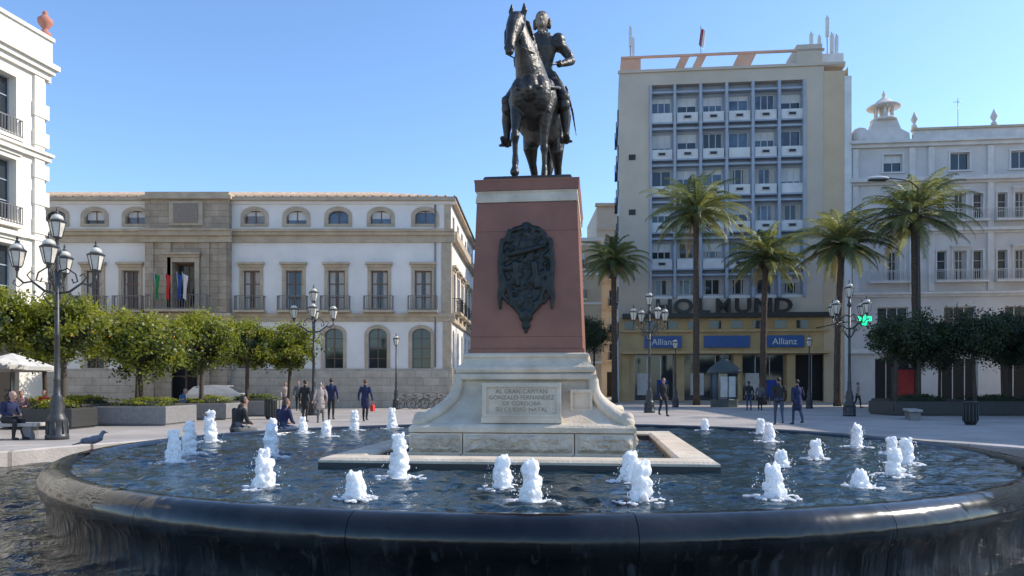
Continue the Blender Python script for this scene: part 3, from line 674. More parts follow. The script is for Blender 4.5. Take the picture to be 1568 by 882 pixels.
for x0, x1 in ((0, PX0), (PX1, W+.3)):
    b.box(x0, x1, -.12, .03, 5.75, 6.05, 'stonetrim'); b.box(x0, x1, -.22, .03, 6.05, 6.28, 'stonetrim')
    b.box(x0, x1, -.15, .03, 11.0, 11.45, 'stonetrim'); b.box(x0, x1, -.32, .03, 11.45, 11.68, 'stonetrim'); b.box(x0, x1, -.45, .03, 11.68, 11.85, 'stonetrim')
    b.box(x0, x1, -.12, .03, 13.55, 13.75, 'white'); b.box(x0, x1+.05, -.38, .03, 13.75, 13.95, 'stonetrim')
b.box(W-.6, W+.06, -.06, .03, 6.3, 10.98, 'stonetrim'); b.box(W-.5, W+.05, -.06, .03, 2.62, 5.74, 'stonetrim'); b.box(W-.4, W+.04, -.05, .03, 11.9, 13.5, 'stonetrim')
b.tube([(W-1.0,-.1,2.7),(W-1.0,-.1,13.5)], .05, 'railing', 6)
pb = [W_(X(287), 1.5, 6.5, 9.6, frame='wood', n=(2, 3), t=.1, glass='glass', d=.8), W_(X(282), 2.2, 0.02, 4.2, frame='wood', n=(2, 2), t=.12, glass='darkint', d=.9)]
b.M = M @ Matrix.Translation((0, -.55, 0)); facade(b, PX0, PX1, 0, 14.0, pb, 'stone')
b.add([(PX0,0,0),(PX0,1,0),(PX0,1,14),(PX0,0,14)], [(0,1,2,3)], 'stone'); b.add([(PX1,0,0),(PX1,1,0),(PX1,1,14),(PX1,0,14)], [(0,1,2,3)], 'stone')
for z0, z1, p in ((5.75,6.0,.15),(6.0,6.25,.3),(10.9,11.3,.2),(11.3,11.6,.4),(11.6,11.75,.5),(13.75,13.98,.22)): b.box(PX0-.2, PX1+.2, -p, .03, z0, z1, 'stonetrim')
for x in (PX0+.35, PX0+1.5, PX1-1.5, PX1-.35): b.box(x-.28, x+.28, -.14, .03, .02, 5.74, 'stone'); b.box(x-.25, x+.25, -.12, .03, 6.3, 10.88, 'stone')
surround(b, pb[0], t=.3, p=.12, sill=False); balcony(b, X(283), 4.0, 6.45, dp=.9, rail='railing')
cx = X(291); b.box(cx-1.1, cx+1.1, -.12, .03, 12.0, 13.6, 'stonetrim'); b.box(cx-.8, cx+.8, -.18, -.11, 12.2, 13.45, 'marble')
b.box(PX0, PX1, 0.002, 3, 13.99, 14.25, 'stonetrim')
for i, (k, dx) in enumerate((('green', -1.35), ('red', -.65), ('bluec', .1), ('whitec', .45))):
    x = X(287)+dx; b.tube([(x,-.9,7.1),(x+.1,-1.5,8.75)], .03, 'chrome', 6)
    vs = []
    for r_ in range(9):
        for c_ in range(5): vs.append((x+.1-.02*r_+.34*(c_/4)*(1-.45*r_/8), -1.45+.06*math.sin(c_*2.1+r_*.5)+r_*.06, 8.65-r_*.19-c_*.04))
    b.add(vs, [(r_*5+c_, r_*5+c_+1, (r_+1)*5+c_+1, (r_+1)*5+c_) for r_ in range(8) for c_ in range(4)], k, True)
b.M, W2 = frameAB((-4.1, 50), (-3.5, 68))
so_ = []
for i in range(6):
    x = 1.9+i*2.9; so_ += [W_(x, 1.2, 2.62, 5.3, arch=.4, frame='wood'), W_(x, 1.15, 6.5, 9.15, frame='wood', n=(2, 3)), W_(x, 1.2, 12.2, 13.1, frame='wood')]
facade(b, 0, W2, 0, 13.9, so_, 'white')
for o in so_:
    if 6 < o['z0'] < 7: surround(b, o, sill=False); balcony(b, (o['x0']+o['x1'])/2, 1.8, 6.47)
b.box(.005, W2, -.12, .03, .01, 2.6, 'plinth'); b.box(.3, W2, -.2, .03, 5.76, 6.27, 'stonetrim'); b.box(.46, W2, -.4, .03, 11.3, 11.84, 'stonetrim'); b.box(.05, W2, -.34, .03, 13.74, 13.94, 'stonetrim')
b.box(.05, .6, -.06, .03, 6.3, 11.2, 'stonetrim'); b.box(.02, .5, -.06, .03, 2.62, 5.7, 'stonetrim')
b.M = Matrix()
rf = [(-38.5,49.6,13.96),(-3.65,49.6,13.96),(-3.0,68.5,13.96),(-38.5,68.5,13.96),(-38.5,59,16.6),(-10.5,59,16.6)]
b.add(rf, [(0,1,5,4),(1,2,5),(2,3,4,5),(0,4,3)], 'tile')
for i in range(58):
    x = -38+i*.6; t = 1 if x < -10.5 else max(.05, (-3.9-x)/6.6)
    b.tube([(x,49.62,14.0),(x,49.62+9.3*t,14.0+2.62*t)], .07, 'tile', 6)
b.obj('civic_building')

# --- cream palace at left
b = MB(); M, W = frameAB((-27.6, 11), (-23.1, 37.2)); b.M = M
ops = []
for i in range(8):
    x = W-2.45-i*3.2
    ops += [W_(x,1.15,13.3,16.0,n=(2,3),frame='greyblue'), W_(x,1.15,9.2,12.1,n=(2,3),frame='greyblue'), W_(x,1.15,5.2,8.1,n=(2,3),frame='greyblue'), W_(x,1.7,.05,3.6,frame='wood',glass='darkint')]
facade(b, 0, W, 0, 18.0, ops, 'cream', depth=.35)
for o in ops:
    x = (o['x0']+o['x1'])/2
    if o['z0'] > 1: surround(b, o, 'cream', .22, .09, hood=(9 < o['z0'] < 10 or o['z0'] < 6), sill=True)
    if o['z0'] > 5: balcony(b, x, 1.6, o['z0']-.16, .85, .32, 'cream', 'railing')
for z0, z1, p in ((4.0,4.3,.2),(4.3,4.55,.35),(8.55,8.75,.15),(12.55,12.8,.18),(12.8,12.95,.28),(16.6,16.9,.15),(16.9,17.15,.3),(17.15,17.4,.45)): b.box(-.1, W+p, -p, .03, z0, z1, 'cream')
for x in [W-.5]+[W-4.05-i*3.2 for i in range(7)]: b.box(x-.3, x+.3, -.12, .03, 4.6, 16.55, 'cream')
for z0 in (5.2, 6.6, 8.9, 10.3, 11.6, 13.2, 14.6): b.box(W-.85, W+.06, -.16, .02, z0, z0+.7, 'cream')
b.box(0, W+.1, -.30, .3, 17.402, 18.5, 'cream'); b.box(-.05, W+.16, -.40, .4, 18.5, 18.68, 'cream')
for x in (W-.15, W-6.9): b.lathe([(.26,0),(.26,.2),(.12,.3),(.14,.4),(.33,.65),(.34,.85),(.18,1.0),(.1,1.1),(.14,1.15),(.03,1.3)], 'terrar', (x, -.1, 18.68), 14)
b.add([(W,0,0),(W,14,0),(W,14,18.3),(W,0,18.3)], [(0,1,2,3)], 'cream'); b.add([(0,0,18.3),(W,0,18.3),(W,14,18.3),(0,14,18.3)], [(0,1,2,3)], 'cream')
for z0, z1, p in ((4.0,4.55,.35),(12.55,12.95,.28),(16.6,17.4,.4)): b.box(W-.03, W+p, .04, 14, z0, z1, 'cream')
b.obj('cream_palace')

# --- hotel tower
b = MB(); M, W = frameAB((9.75, 68.5), (29.9, 66.5)); b.M = M
gx0, gx1, gz0, gz1 = 2.72, 16.5, 9.35, 28.75
shop = [W_(3.2,3.6,.05,4.3,frame='chrome',n=(3,1)), W_(8.0,4.4,.05,4.3,frame='chrome',n=(3,1)), W_(12.9,3.8,.05,4.3,frame='chrome',n=(3,1)), W_(17.2,3.2,.05,4.3,frame='chrome',n=(2,1),glass='darkint')]
facade(b, 0, W-2.2, 7.6, 29.9, [dict(x0=gx0, x1=gx1, z0=gz0, z1=gz1, empty=True, d=.7, reveal='beige')], 'beige')
facade(b, 0, W-2.2, 0, 7.6, shop, 'ochre', depth=.8)
b.box(W-2.2, W-.45, -.03, .3, 0, 29.4, 'tan'); b.box(W-.45, W+.15, -.06, .4, 0, 28.9, 'panel')
nb = 6; cw = (gx1-gx0)/nb; bo = []
rows = [27.05-3.32*i for i in range(6)]
for r_ in rows:
    for i in range(nb):
        c = gx0+cw*(i+.5); bo.append(W_(c, cw-.55, r_-.72, r_+.72, n=(3 if (i+int(r_)) % 2 else 2, 1), frame='framew', t=.08, glass='glassb' if R.random() < .55 else 'glass', d=.15, curt=R.choice([0,0,.12,.2]), blind=R.choice([0,0,0,.25,.5,.8])))
facade(b, gx0, gx1, gz0, gz1, bo, 'greyblue', y=.7)
for i in range(nb+1):
    x = gx0+cw*i; x = min(max(x, gx0+.13), gx1-.13); b.box(x-.12, x+.12, -.12, .68, gz0+.02, gz1-.02, 'greyblue')
for r_ in rows:
    b.box(gx0+.01, gx1-.01, .05, .69, r_+.95, r_+1.12, 'greyblue')
    for i in range(nb):
        c = gx0+cw*(i+.5); z1 = r_-.84; b.box(c-cw/2+.2, c+cw/2-.2, .08, .66, z1-.85, z1, 'panel'); b.box(c-cw/2+.13, c+cw/2-.13, .02, .67, z1-1.0, z1-.86, 'greyblue')
        if R.random() < .8: b.box(c-.42, c+.42, .03, .09, z1-.62, z1-.22, 'framew'); b.box(c-.3, c+.3, .01, .04, z1-.54, z1-.30, 'iron')
b.box(.3, W-1.6, -.9, .02, 7.55, 7.95, 'black'); b.box(2.6, 15.4, -.35, -.05, 7.95, 8.0, 'iron')
for i, ch in enumerate('HOLMUND'): text_geo(b, ch, 1.75, .16, upright(4.0+i*1.74, -.45, 8.02) @ Matrix.Scale(1.25 if ch != 'M' else 1.05, 4, (1,0,0)), 'black', off=.045)
for x0, x1 in ((2.3,5.6),(7.6,11.6),(12.6,16.3)): b.box(x0, x1, -.25, .02, 4.9, 5.95, 'signblue')
for x in (4.0, 14.6): text_geo(b, 'Allianz', .8, .02, upright(x, -.28, 5.15), 'whitec')
b.box(.2, W-1.8, -1.1, .02, 4.32, 4.55, 'ochre'); b.box(.2, W-1.8, -.3, .02, 6.3, 6.5, 'ochre')
for x in (.6, 5.5, 10.5, 15.2): b.box(x-.35, x+.35, -.15, .02, 0.02, 4.3, 'ochre')
for x in (3.2, 8.0, 12.9): b.box(x-1.5, x-.3, .74, .77, .6, 2.6, 'canvas'); b.box(x+.3, x+1.3, .74, .77, .4, 2.0, 'bluec')
for x in [1+1.9*i for i in range(9)]: b.box(x-.5, x+.5, -.04, .02, 6.6, 7.3, 'glass')
for i in range(3): b.box(.9, 1.5, -.05, .02, 12+i*5, 12.5+i*5, 'iron')
b.box(-.1, W-.4, -.15, .05, 29.9, 30.15, 'beige')
D = 11
b.add([(0,0,0),(.3,D,0),(.3,D,29.9),(0,0,29.9)], [(0,1,2,3)], 'greyblue'); b.add([(W,0.41,0),(W,D,0),(W,D,29.9),(W,.41,29.9)], [(0,1,2,3)], 'tan')
b.add([(0,0.05,29.88),(W-.3,.05,29.88),(W-.3,D,29.88),(0.3,D,29.88)], [(0,1,2,3)], 'beige')
for i in range(7):
    for j in range(3): b.box(-.08, .35, 1.6+j*3.2, 2.7+j*3.2, 6+i*3.3, 7.4+i*3.3, 'glass')
b.box(.2, 2.0, .4, 3.5, 30.15, 31.4, 'terra'); b.box(15.8, 18.0, .3, 4, 30.15, 32.0, 'beige')
b.box(.2, 18.2, .3, .5, 31.4, 31.6, 'terra'); b.box(2.0, 15.8, 4.0, 4.3, 31.0, 31.3, 'terra')
for x in (5.5, 7.0, 10.6, 11.4): b.prism([(x-.5,30.15),(x+.3,30.15),(x+.9,31.4),(x+.1,31.4)], .35, .6, 'terra')
b.box(2.0, 15.8, 2.5, 6.5, 29.9, 30.7, 'panel')
for x, h_ in ((1.1,34.8),(1.35,33.8),(17.3,33.5),(18.0,33.2),(18.7,34.9),(19.1,33.4),(19.5,33.2)):
    b.tube([(x,1.2,30),(x,1.2,h_)], .05, 'chrome', 6); b.box(x-.13, x+.13, 1.05, 1.35, h_-1.9, h_-.2, 'panel')
b.box(17.0, 20.0, .8, 4, 29.9, 31.3, 'panel')
b.tube([(7.5,1,30),(7.5,1,34.4)], .05, 'chrome', 6)
vs = [(7.5+.45*c_/4-.04*r_, 1+.1*math.sin(c_*1.7), 34.3-.32*r_-c_*.12) for r_ in range(6) for c_ in range(5)]
fl = [(r_*5+c_, r_*5+c_+1, (r_+1)*5+c_+1, (r_+1)*5+c_) for r_ in range(5) for c_ in range(4)]
b.add(vs, [f for i, f in enumerate(fl) if i % 4 < 2], 'red', True); b.add(vs, [f for i, f in enumerate(fl) if i % 4 >= 2], 'whitec', True)
b.obj('hotel_building')

# --- grey ornate building at right
b = MB(); M, W = frameAB((30.1, 66.8), (56, 64)); b.M = M
ops = []
xs = [3.6, 9.2, 14.2, 19.2, 24]
for x in xs:
    ops += [W_(x,1.6,20.35,21.9,n=(2,1),blind=R.choice([0,.4])), W_(x,1.0,16.0,18.3,n=(2,3),curt=.15), W_(x-1.5,.8,16.0,18.3,n=(1,3)), W_(x+1.5,.8,16.0,18.3,n=(1,3),blind=R.choice([0,.4,.7])),
            W_(x,1.1,10.7,13.3,n=(2,3),curt=.2), W_(x-1.5,.8,10.7,13.3,n=(1,3),blind=R.choice([0,.4])), W_(x+1.5,.8,10.7,13.3,n=(1,3)), W_(x,2.6,5.6,8.4,n=(3,2)), W_(x,3.0,.05,3.9,n=(3,1),glass='darkint')]
ops = [o for o in ops if o['x0'] > 0 and not (o['x1'] < 4 and o['x0'] < 2.6 and o['z0'] > 9)]
facade(b, 0, 5.2, 0, 22.6, [o for o in ops if o['x1'] < 5.3], 'lav'); facade(b, 5.2, W, 0, 23.6, [o for o in ops if o['x0'] > 5.3], 'lav')
for z0, z1, p in ((4.3,4.7,.4),(9.3,9.5,.2),(9.5,9.7,.4),(14.8,15.0,.2),(15.0,15.25,.5),(19.2,19.4,.25),(19.4,19.75,.6),(22.5,22.8,.3),(22.8,23.05,.6)): b.box(-.1, W, -p, .03, z0, z1, 'lavtrim')
for o in ops:
    if o['z0'] > 9: surround(b, o, 'lavtrim', .14, .06, hood=(o['x1']-o['x0'] > .9 and o['z0'] < 19))
for x in xs:
    balcony(b, x, 4.4, 10.65, slab='lavtrim', rail='lavtrim'); balcony(b, x, 4.4, 15.95, slab='lavtrim', rail='lavtrim')
for x in (.4, 5.2, 6.8, 11.7, 16.7, 21.6): b.box(x-.25, x+.25, -.15, .03, 9.75, 22.45, 'lavtrim')
b.box(5.3, W, -.2, .2, 23.06, 23.9, 'lavtrim'); b.box(5.2, W, -.35, .3, 23.9, 24.1, 'stonetrim')
for x in (5.4, 12, 18): b.lathe([(.25,0),(.25,.3),(.1,.4),(.32,.8),(.2,1.1),(.03,1.5)], 'lavtrim', (x, -.05, 24.1), 12)
b.prism([(.6,22.9),(5.0,22.9),(4.9,23.7),(4.2,24.1),(3.9,24.9),(1.9,24.9),(1.6,24.1),(.7,23.7)], -.25, .6, 'lavtrim')
b.lathe([(1.0,24.9),(1.15,25.0),(1.0,25.15)], 'lavtrim', (2.95,.3,0), 16)
for a in range(6):
    an = a*math.pi/3+.3; b.tube([(2.95+.75*math.cos(an),.3+.75*math.sin(an),25.1),(2.95+.75*math.cos(an),.3+.75*math.sin(an),26.1)], .12, 'lavtrim', 8)
b.lathe([(.35,25.1),(.35,26.1)], 'lav', (2.95,.3,0), 12)
b.lathe([(1.35,26.1),(1.45,26.2),(1.2,26.35),(.9,26.45),(.55,26.8),(.25,27.0),(.12,27.15),(.2,27.3),(.03,27.7)], 'lavtrim', (2.95,.3,0), 16)
b.lathe([(.9,23.0),(.85,23.9),(.5,24.4),(.05,24.6)], 'lavtrim', (1.0,.6,0), 14)
b.add([(0,0.2,22.4),(W,.2,22.4),(W,14,22.4),(0,14,22.4)], [(0,1,2,3)], 'lav'); b.add([(0,0.02,0),(0,14,0),(0,14,22.4),(0,.02,22.4)], [(0,1,2,3)], 'lav')
b.tube([(9.5,1,24),(9.5,1,27)], .03, 'chrome', 5); b.tube([(9.1,1,26.7),(9.9,1,26.7)], .025, 'chrome', 5)
b.obj('ornate_grey_building')

# --- buildings down the street
def plain_block(name, A, B, H, D, wall, trim, fl=3.3, gap=2.6):
    b = MB(); M, W = frameAB(A, B); b.M = M; ops = []
    nf = int((H-4)/fl); nx = max(1, int(W/gap))
    for j in range(nf):
        for i in range(nx): ops.append(W_(W*(i+.5)/nx, 1.1, 4.6+j*fl, 6.6+j*fl, n=(2,2), blind=R.choice([0,0,.4,.8])))
    for i in range(nx): ops.append(W_(W*(i+.5)/nx, 1.7, .05, 3.2, glass='darkint'))
    facade(b, 0, W, 0, H, ops, wall)
    for j in range(nf+1): b.box(-.05, W+.05, -.12, .03, 4.05+j*fl-.1, 4.05+j*fl+.12, trim)
    b.box(-.2, W+.2, -.4, .3, H-.02, H+.35, trim)
    for o in ops:
        if o['z0'] > 4: balcony(b, (o['x0']+o['x1'])/2, 1.5, o['z0'], .9, .4, trim)
    b.add([(0,.01,0),(0,D,0),(0,D,H),(0,.01,H)], [(0,1,2,3)], wall); b.add([(W,.01,0),(W,D,0),(W,D,H),(W,.01,H)], [(0,1,2,3)], wall); b.add([(0,0.31,H),(W,.31,H),(W,D,H),(0,D,H)], [(0,1,2,3)], 'tile')
    b.add([(0,D,0),(W,D,0),(W,D,H),(0,D,H)], [(0,1,2,3)], wall)
    return b.obj(name)
plain_block('apartment_building', (10.4, 92), (14.5, 92), 23.4, 12, 'beige', 'stonetrim')
plain_block('townhouse', (5.2, 84), (10.0, 84), 17.6, 10, 'tan', 'cream')
plain_block('townhouse', (-.5, 96), (5.0, 96), 15.0, 10, 'cream', 'stonetrim')
plain_block('apartment_building', (41, 57), (39, 14), 21.5, 14, 'cream', 'stonetrim', gap=3.0)

# ------------------------------------------------------------------ trees
def leaf_cloud(mb, c, rad, n, size, mats, seed, clumps=70, shell=(.62, 1.0)):
    rs = np.random.RandomState(seed); c = np.array(c); rad = np.array(rad)
    d = rs.normal(size=(clumps, 3)); d /= np.linalg.norm(d, axis=1)[:, None]
    cr = rs.uniform(shell[0], shell[1], clumps)[:, None]; cc = d*cr*rad
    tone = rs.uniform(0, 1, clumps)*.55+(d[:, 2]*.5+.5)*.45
    ci = rs.randint(0, clumps, n); p = cc[ci]+rs.normal(size=(n, 3))*rad*.12
    nrm = d[ci]*.8+rs.normal(size=(n, 3))*.6; nrm /= np.linalg.norm(nrm, axis=1)[:, None]
    t = np.cross(nrm, rs.normal(size=(n, 3))); t /= np.linalg.norm(t, axis=1)[:, None]; s = np.cross(nrm, t)
    L_ = size*rs.uniform(.7, 1.3, n)[:, None]; Wd = L_*.33; p = p+c
    v = np.stack([p-t*L_*.5, p+s*Wd-nrm*L_*.05, p+t*L_*.5-nrm*L_*.1, p-s*Wd-nrm*L_*.05], 1).reshape(-1, 3)
    o = len(mb.v); mb.v.extend(map(tuple, v.tolist())); idx = [mb.mi(m) for m in mats]
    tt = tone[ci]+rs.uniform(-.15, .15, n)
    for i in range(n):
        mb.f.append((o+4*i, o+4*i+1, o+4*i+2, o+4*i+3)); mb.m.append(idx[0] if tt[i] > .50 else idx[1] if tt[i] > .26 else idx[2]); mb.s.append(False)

def citrus_tree(name, x, y, z0, top, r, seed, mats=('leafA','leafB','leafC'), n=7000, fruit=True):
    b = MB(); rr = random.Random(seed); h = top-z0; rz = r*.80; cz = h-rz
    b.tube([(0,0,-.05),(rr.uniform(-.03,.03),0,.25),(rr.uniform(-.08,.08),rr.uniform(-.08,.08),cz-rz*.8),(0,0,cz)], [.13,.10,.085,.06], 'bark', 10)
    for i in range(7):
        a = i*.9+rr.random(); q = rr.uniform(.55,.8)*r
        b.tube([(0,0,cz-rz*.85),(q*.45*math.cos(a),q*.45*math.sin(a),cz-rz*.35),(q*math.cos(a),q*math.sin(a),cz+rr.uniform(-.1,.4)*rz)], [.06,.04,.015], 'bark', 6)
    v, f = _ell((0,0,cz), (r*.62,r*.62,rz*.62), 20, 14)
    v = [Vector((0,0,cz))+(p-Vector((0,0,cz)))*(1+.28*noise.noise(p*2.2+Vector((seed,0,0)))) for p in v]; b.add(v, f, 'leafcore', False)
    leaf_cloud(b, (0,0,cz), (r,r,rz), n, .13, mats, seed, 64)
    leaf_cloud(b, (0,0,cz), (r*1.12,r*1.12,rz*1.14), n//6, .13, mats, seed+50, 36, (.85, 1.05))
    if fruit:
        for i in range(10):
            a = rr.uniform(0, 6.28); e = rr.uniform(-.6, .6); b.ell((r*.95*math.cos(a)*math.cos(e), r*.95*math.sin(a)*math.cos(e), cz+rz*.95*math.sin(e)), (.04,.04,.04), 'orange', 6, 4)
    return b.obj(name, (x, y, z0))
for i, (x, y, top, r) in enumerate([(-17.6,25.2,4.75,1.25),(-15.9,26.6,4.65,1.4),(-14.3,29,4.4,1.6),(-13.7,33,4.6,1.4),(-12.9,36.5,4.5,1.3),(-11.3,38,4.5,1.35),(-20.5,33,4.9,1.5),(-19.0,38,4.8,1.5),(-16.9,41,4.7,1.5)]):
    citrus_tree('orange_tree', x, y, .3, top, r, 20+i)
for i, (x, y, top, r) in enumerate([(18.9,37,4.9,1.25),(20.6,38,5.1,1.5),(22.8,37,5.2,1.5),(25.2,38.5,5.3,1.6),(26.6,36,5.2,1.6),(28.6,40,5.4,1.7),(24.0,45,5.2,1.7),(30.5,46,5.4,1.7),(27.3,48,5.3,1.7)]):
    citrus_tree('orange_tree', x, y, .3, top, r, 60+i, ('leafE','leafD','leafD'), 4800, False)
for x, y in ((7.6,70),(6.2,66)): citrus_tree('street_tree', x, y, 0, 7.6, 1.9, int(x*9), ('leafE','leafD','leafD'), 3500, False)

def palm(name, x, y, zc, L_, seed, lean=0):
    b = MB(); rr = random.Random(seed)
    pts = []; rad = []
    for i in range(24):
        t = i/23; pts.append((lean*t*t, .1*math.sin(t*2), t*zc)); rad.append((.30 if i == 0 else .25-.05*t)+.018*(i % 2)+(.10*max(0, (t-.9)/.1)))
    b.tube(pts, rad, 'palmbark', 12)
    for i in range(46):
        a = i*2.4; z = zc-.9+.9*i/46; q = .26+.06*i/46
        b.tube([(lean+q*math.cos(a),.1+q*math.sin(a),z),(lean+(q+.2)*math.cos(a),.1+(q+.2)*math.sin(a),z+.28)], [.06,.025], 'palmbark', 5)
    nf = 54
    for i in range(nf):
        az = i*2.39996+rr.uniform(-.25,.25); t = i/nf; el = math.radians(84-112*t**.8+rr.uniform(-9,9)); Lf = L_*rr.uniform(.82,1.12)*(.85+.22*math.sin(t*math.pi))
        mt = 'palmA' if rr.random() < .62 else 'palmB'
        if t > .93: mt = 'palmdry'
        p = Vector((lean, .1, zc+.1)); N = 15; path = [p.copy()]; tang = []; e = el
        for s in range(N):
            dv = Vector((math.cos(az)*math.cos(e), math.sin(az)*math.cos(e), math.sin(e))); tang.append(dv); p = p+dv*Lf/N; path.append(p.copy())
            e -= math.radians(2.0+6.6*(s/N)**1.2)*(1.15 if el > -.2 else .6)
        b.tube(path, [.035-.03*k/N for k in range(N+1)], mt, 4)
        side0 = Vector((-math.sin(az), math.cos(az), 0))
        vs = []; fs = []
        for s in range(2, N):
            for q in range(3):
                pp = path[s].lerp(path[s+1], q/3); tg = tang[s]
                fr = (s+q/3)/N; ll = .58*math.sin(min(1, fr*1.15)*math.pi*.86+.25)*L_/3.4+.08
                for sg in (-1, 1):
                    dd = (side0*sg*.8+tg*.62+Vector((0,0,-.28+rr.uniform(-.14,.14)))).normalized(); o = len(vs)
                    wv = tg*.027
                    vs += [pp-wv, pp+wv, pp+dd*ll*.6+Vector((0,0,-.03))+wv*.8, pp+dd*ll+Vector((0,0,-.12)), pp+dd*ll*.6+Vector((0,0,-.03))-wv*.8]; fs.append((o, o+1, o+2, o+3, o+4))
        b.add(vs, fs, mt)
    return b.obj(name, (x, y, 0))
palm('palm_tree', 14.0, 57, 14.6, 4.4, 1, .0); palm('palm_tree', 19.4, 58, 11.3, 3.7, 2, .25); palm('palm_tree', 23.4, 54, 11.6, 4.0, 3, .4)
palm('palm_tree', 28.0, 52, 13.2, 4.5, 4, -.1); palm('palm_tree', 8.75, 64, 12.0, 3.2, 5, -.1)

# ------------------------------------------------------------------ planters, benches
def planter(name, x, y, sx, sy, h, k, seed, hedge=True, lm=('leafA','leafB','leafC')):
    b = MB()
    b.stack([(0,sx-.06,sy-.06),(.08,sx-.06,sy-.06),(.08,sx,sy),(h-.03,sx,sy),(h,sx-.02,sy-.02)], k)
    b.box(-sx+.14, sx-.14, -sy+.14, sy-.14, h-.02, h+.015, 'soil')
    if hedge:
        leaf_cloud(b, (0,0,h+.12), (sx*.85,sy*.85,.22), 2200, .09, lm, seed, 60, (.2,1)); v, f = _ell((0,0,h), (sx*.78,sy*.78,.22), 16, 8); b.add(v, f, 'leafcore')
    b.obj(name, (x, y, 0))
planter('planter_box', -14.1, 29, 1.35, 1.35, .72, 'planterg', 1); planter('planter_box', -16.3, 28.6, .8, 1.5, .80, 'planterd', 2)
planter('planter_box', -18.6, 25.3, 1.5, 1.4, .6, 'planterg', 3); planter('planter_box', -13.6, 33.6, 1.3, 1.3, .72, 'planterg', 4)
planter('planter_box', -12.8, 37.4, 1.3, 1.3, .75, 'planterg', 5); planter('planter_box', -20.3, 33, 1.6, 1.4, .7, 'planterd', 6)
planter('planter_box', -15.9, 26.2, 1.0, .8, .7, 'planterd', 7)
for i, (x, y) in enumerate(((20.6,38.2),(24.5,38.2),(28.4,39.8),(24,45))): planter('planter_box', x, y, 1.8, 1.4, .7, 'planterd', 10+i, True, ('leafE','leafD','leafD'))
def bench(name, x, y, rz, L_=2.2):
    b = MB(); b.cham(L_/2, .26, .36, .46, 'kerb', .015); b.cham(.12, .2, 0, .36, 'planterg', .01, -L_/2+.3); b.cham(.12, .2, 0, .36, 'planterg', .01, L_/2-.3)
    b.obj(name, (x, y, 0), rz)
bench('stone_bench', -14.4, 20.8, .1, 2.6); bench('stone_bench', -15.4, 35.4, .0); bench('stone_bench', -19.0, 29.5, .2); bench('stone_bench', 17.6, 33, 1.2)
for x, y in ((17.4,28.5),(-10.6,33)):
    b = MB(); b.lathe([(.16,0),(.2,.05),(.24,.12),(.27,.8),(.29,.84),(.27,.88),(.2,.9),(.2,.86)], 'iron', segs=18)
    for i in range(14): a = i*math.pi/7; b.box(.262*math.cos(a)-.012, .262*math.cos(a)+.012, .262*math.sin(a)-.012, .262*math.sin(a)+.012, .15, .8, 'kioskm')
    b.obj('waste_bin', (x, y, 0))

# ------------------------------------------------------------------ lamps
def lantern(b, x, y, z, s=1.0):
    M0 = b.M; b.M = M0 @ Matrix.Translation((x, y, z)) @ Matrix.Scale(s, 4)
    b.lathe([(.03,-.12),(.06,-.06),(.05,-.02),(.12,0),(.12,.03)], 'lampiron', segs=8)
    b.lathe([(.12,.03),(.21,.42)], 'lampglass', segs=6, smooth=False)
    for i in range(6):
        a = i*math.pi/3; b.tube([(.125*math.cos(a),.125*math.sin(a),.03),(.218*math.cos(a),.218*math.sin(a),.43)], .012, 'lampiron', 5)
    b.lathe([(.23,.42),(.245,.45),(.18,.50)], 'lampiron', segs=6, smooth=False)
    b.lathe([(.175,.50),(.14,.60),(.06,.66)], 'lampglass', segs=10); b.lathe([(.07,.66),(.05,.70),(.02,.74),(.035,.78),(.005,.86)], 'lampiron', segs=8)
    b.M = M0
def post(b, H, s=1.0):
    b.lathe([(.30*s,0),(.30*s,.12),(.26*s,.16),(.26*s,.5),(.28*s,.54),(.22*s,.62),(.17*s,.75),(.20*s,.95),(.14*s,1.1),(.16*s,1.16),(.10*s,1.25),(.085*s,1.6),(.105*s,1.65),(.08*s,1.7),(.065*s,H*.55),(.09*s,H*.555),(.065*s,H*.57),(.05*s,H)], 'lampiron', segs=16)
    for i in range(8):
        a = i*math.pi/4; b.tube([(.27*s*math.cos(a),.27*s*math.sin(a),.16),(.265*s*math.cos(a),.265*s*math.sin(a),.5)], .02*s, 'lampiron', 5)
def big_lamp(x, y, rz, H=6.5):
    b = MB(); post(b, H-1.25)
    b.lathe([(.06,H-1.3),(.12,H-1.2),(.07,H-1.1),(.05,H-.9)], 'lampiron', segs=12); lantern(b, 0, 0, H-.82, 1.0)
    for i in range(4):
        a = i*math.pi/2; ca, sa = math.cos(a), math.sin(a); P = lambda r, z: (r*ca, r*sa, z)
        z0 = H-2.0
        b.tube([P(.05,z0-.35),P(.3,z0-.30),P(.6,z0-.05),P(.8,z0-.10),P(.95,z0+.05),P(.95,z0+.22)], [.035,.035,.03,.03,.03,.03], 'lampiron', 7, ref=(-sa,ca,0))
        b.tube([P(.05,z0+.25),P(.25,z0+.35),P(.45,z0+.2),P(.5,z0),P(.4,z0-.05),P(.36,z0+.06)], .022, 'lampiron', 6, ref=(-sa,ca,0))
        b.tube([P(.6,z0-.05),P(.72,z0+.12),P(.64,z0+.22),P(.55,z0+.15)], .018, 'lampiron', 6, ref=(-sa,ca,0))
        b.tube([P(.06,z0-.8),P(.22,z0-.62),P(.34,z0-.42),P(.26,z0-.36)], .02, 'lampiron', 6, ref=(-sa,ca,0))
        b.tube([P(.3,z0-.3),P(.42,z0-.48),P(.56,z0-.42),P(.52,z0-.3)], .016, 'lampiron', 6, ref=(-sa,ca,0))
        b.tube([P(.8,z0-.10),P(.92,z0-.22),P(1.05,z0-.12),P(1.0,z0-.02)], .016, 'lampiron', 6, ref=(-sa,ca,0))
        lantern(b, .95*ca, .95*sa, z0+.32, 1.0)
    b.obj('street_lamp', (x, y, 0), rz)
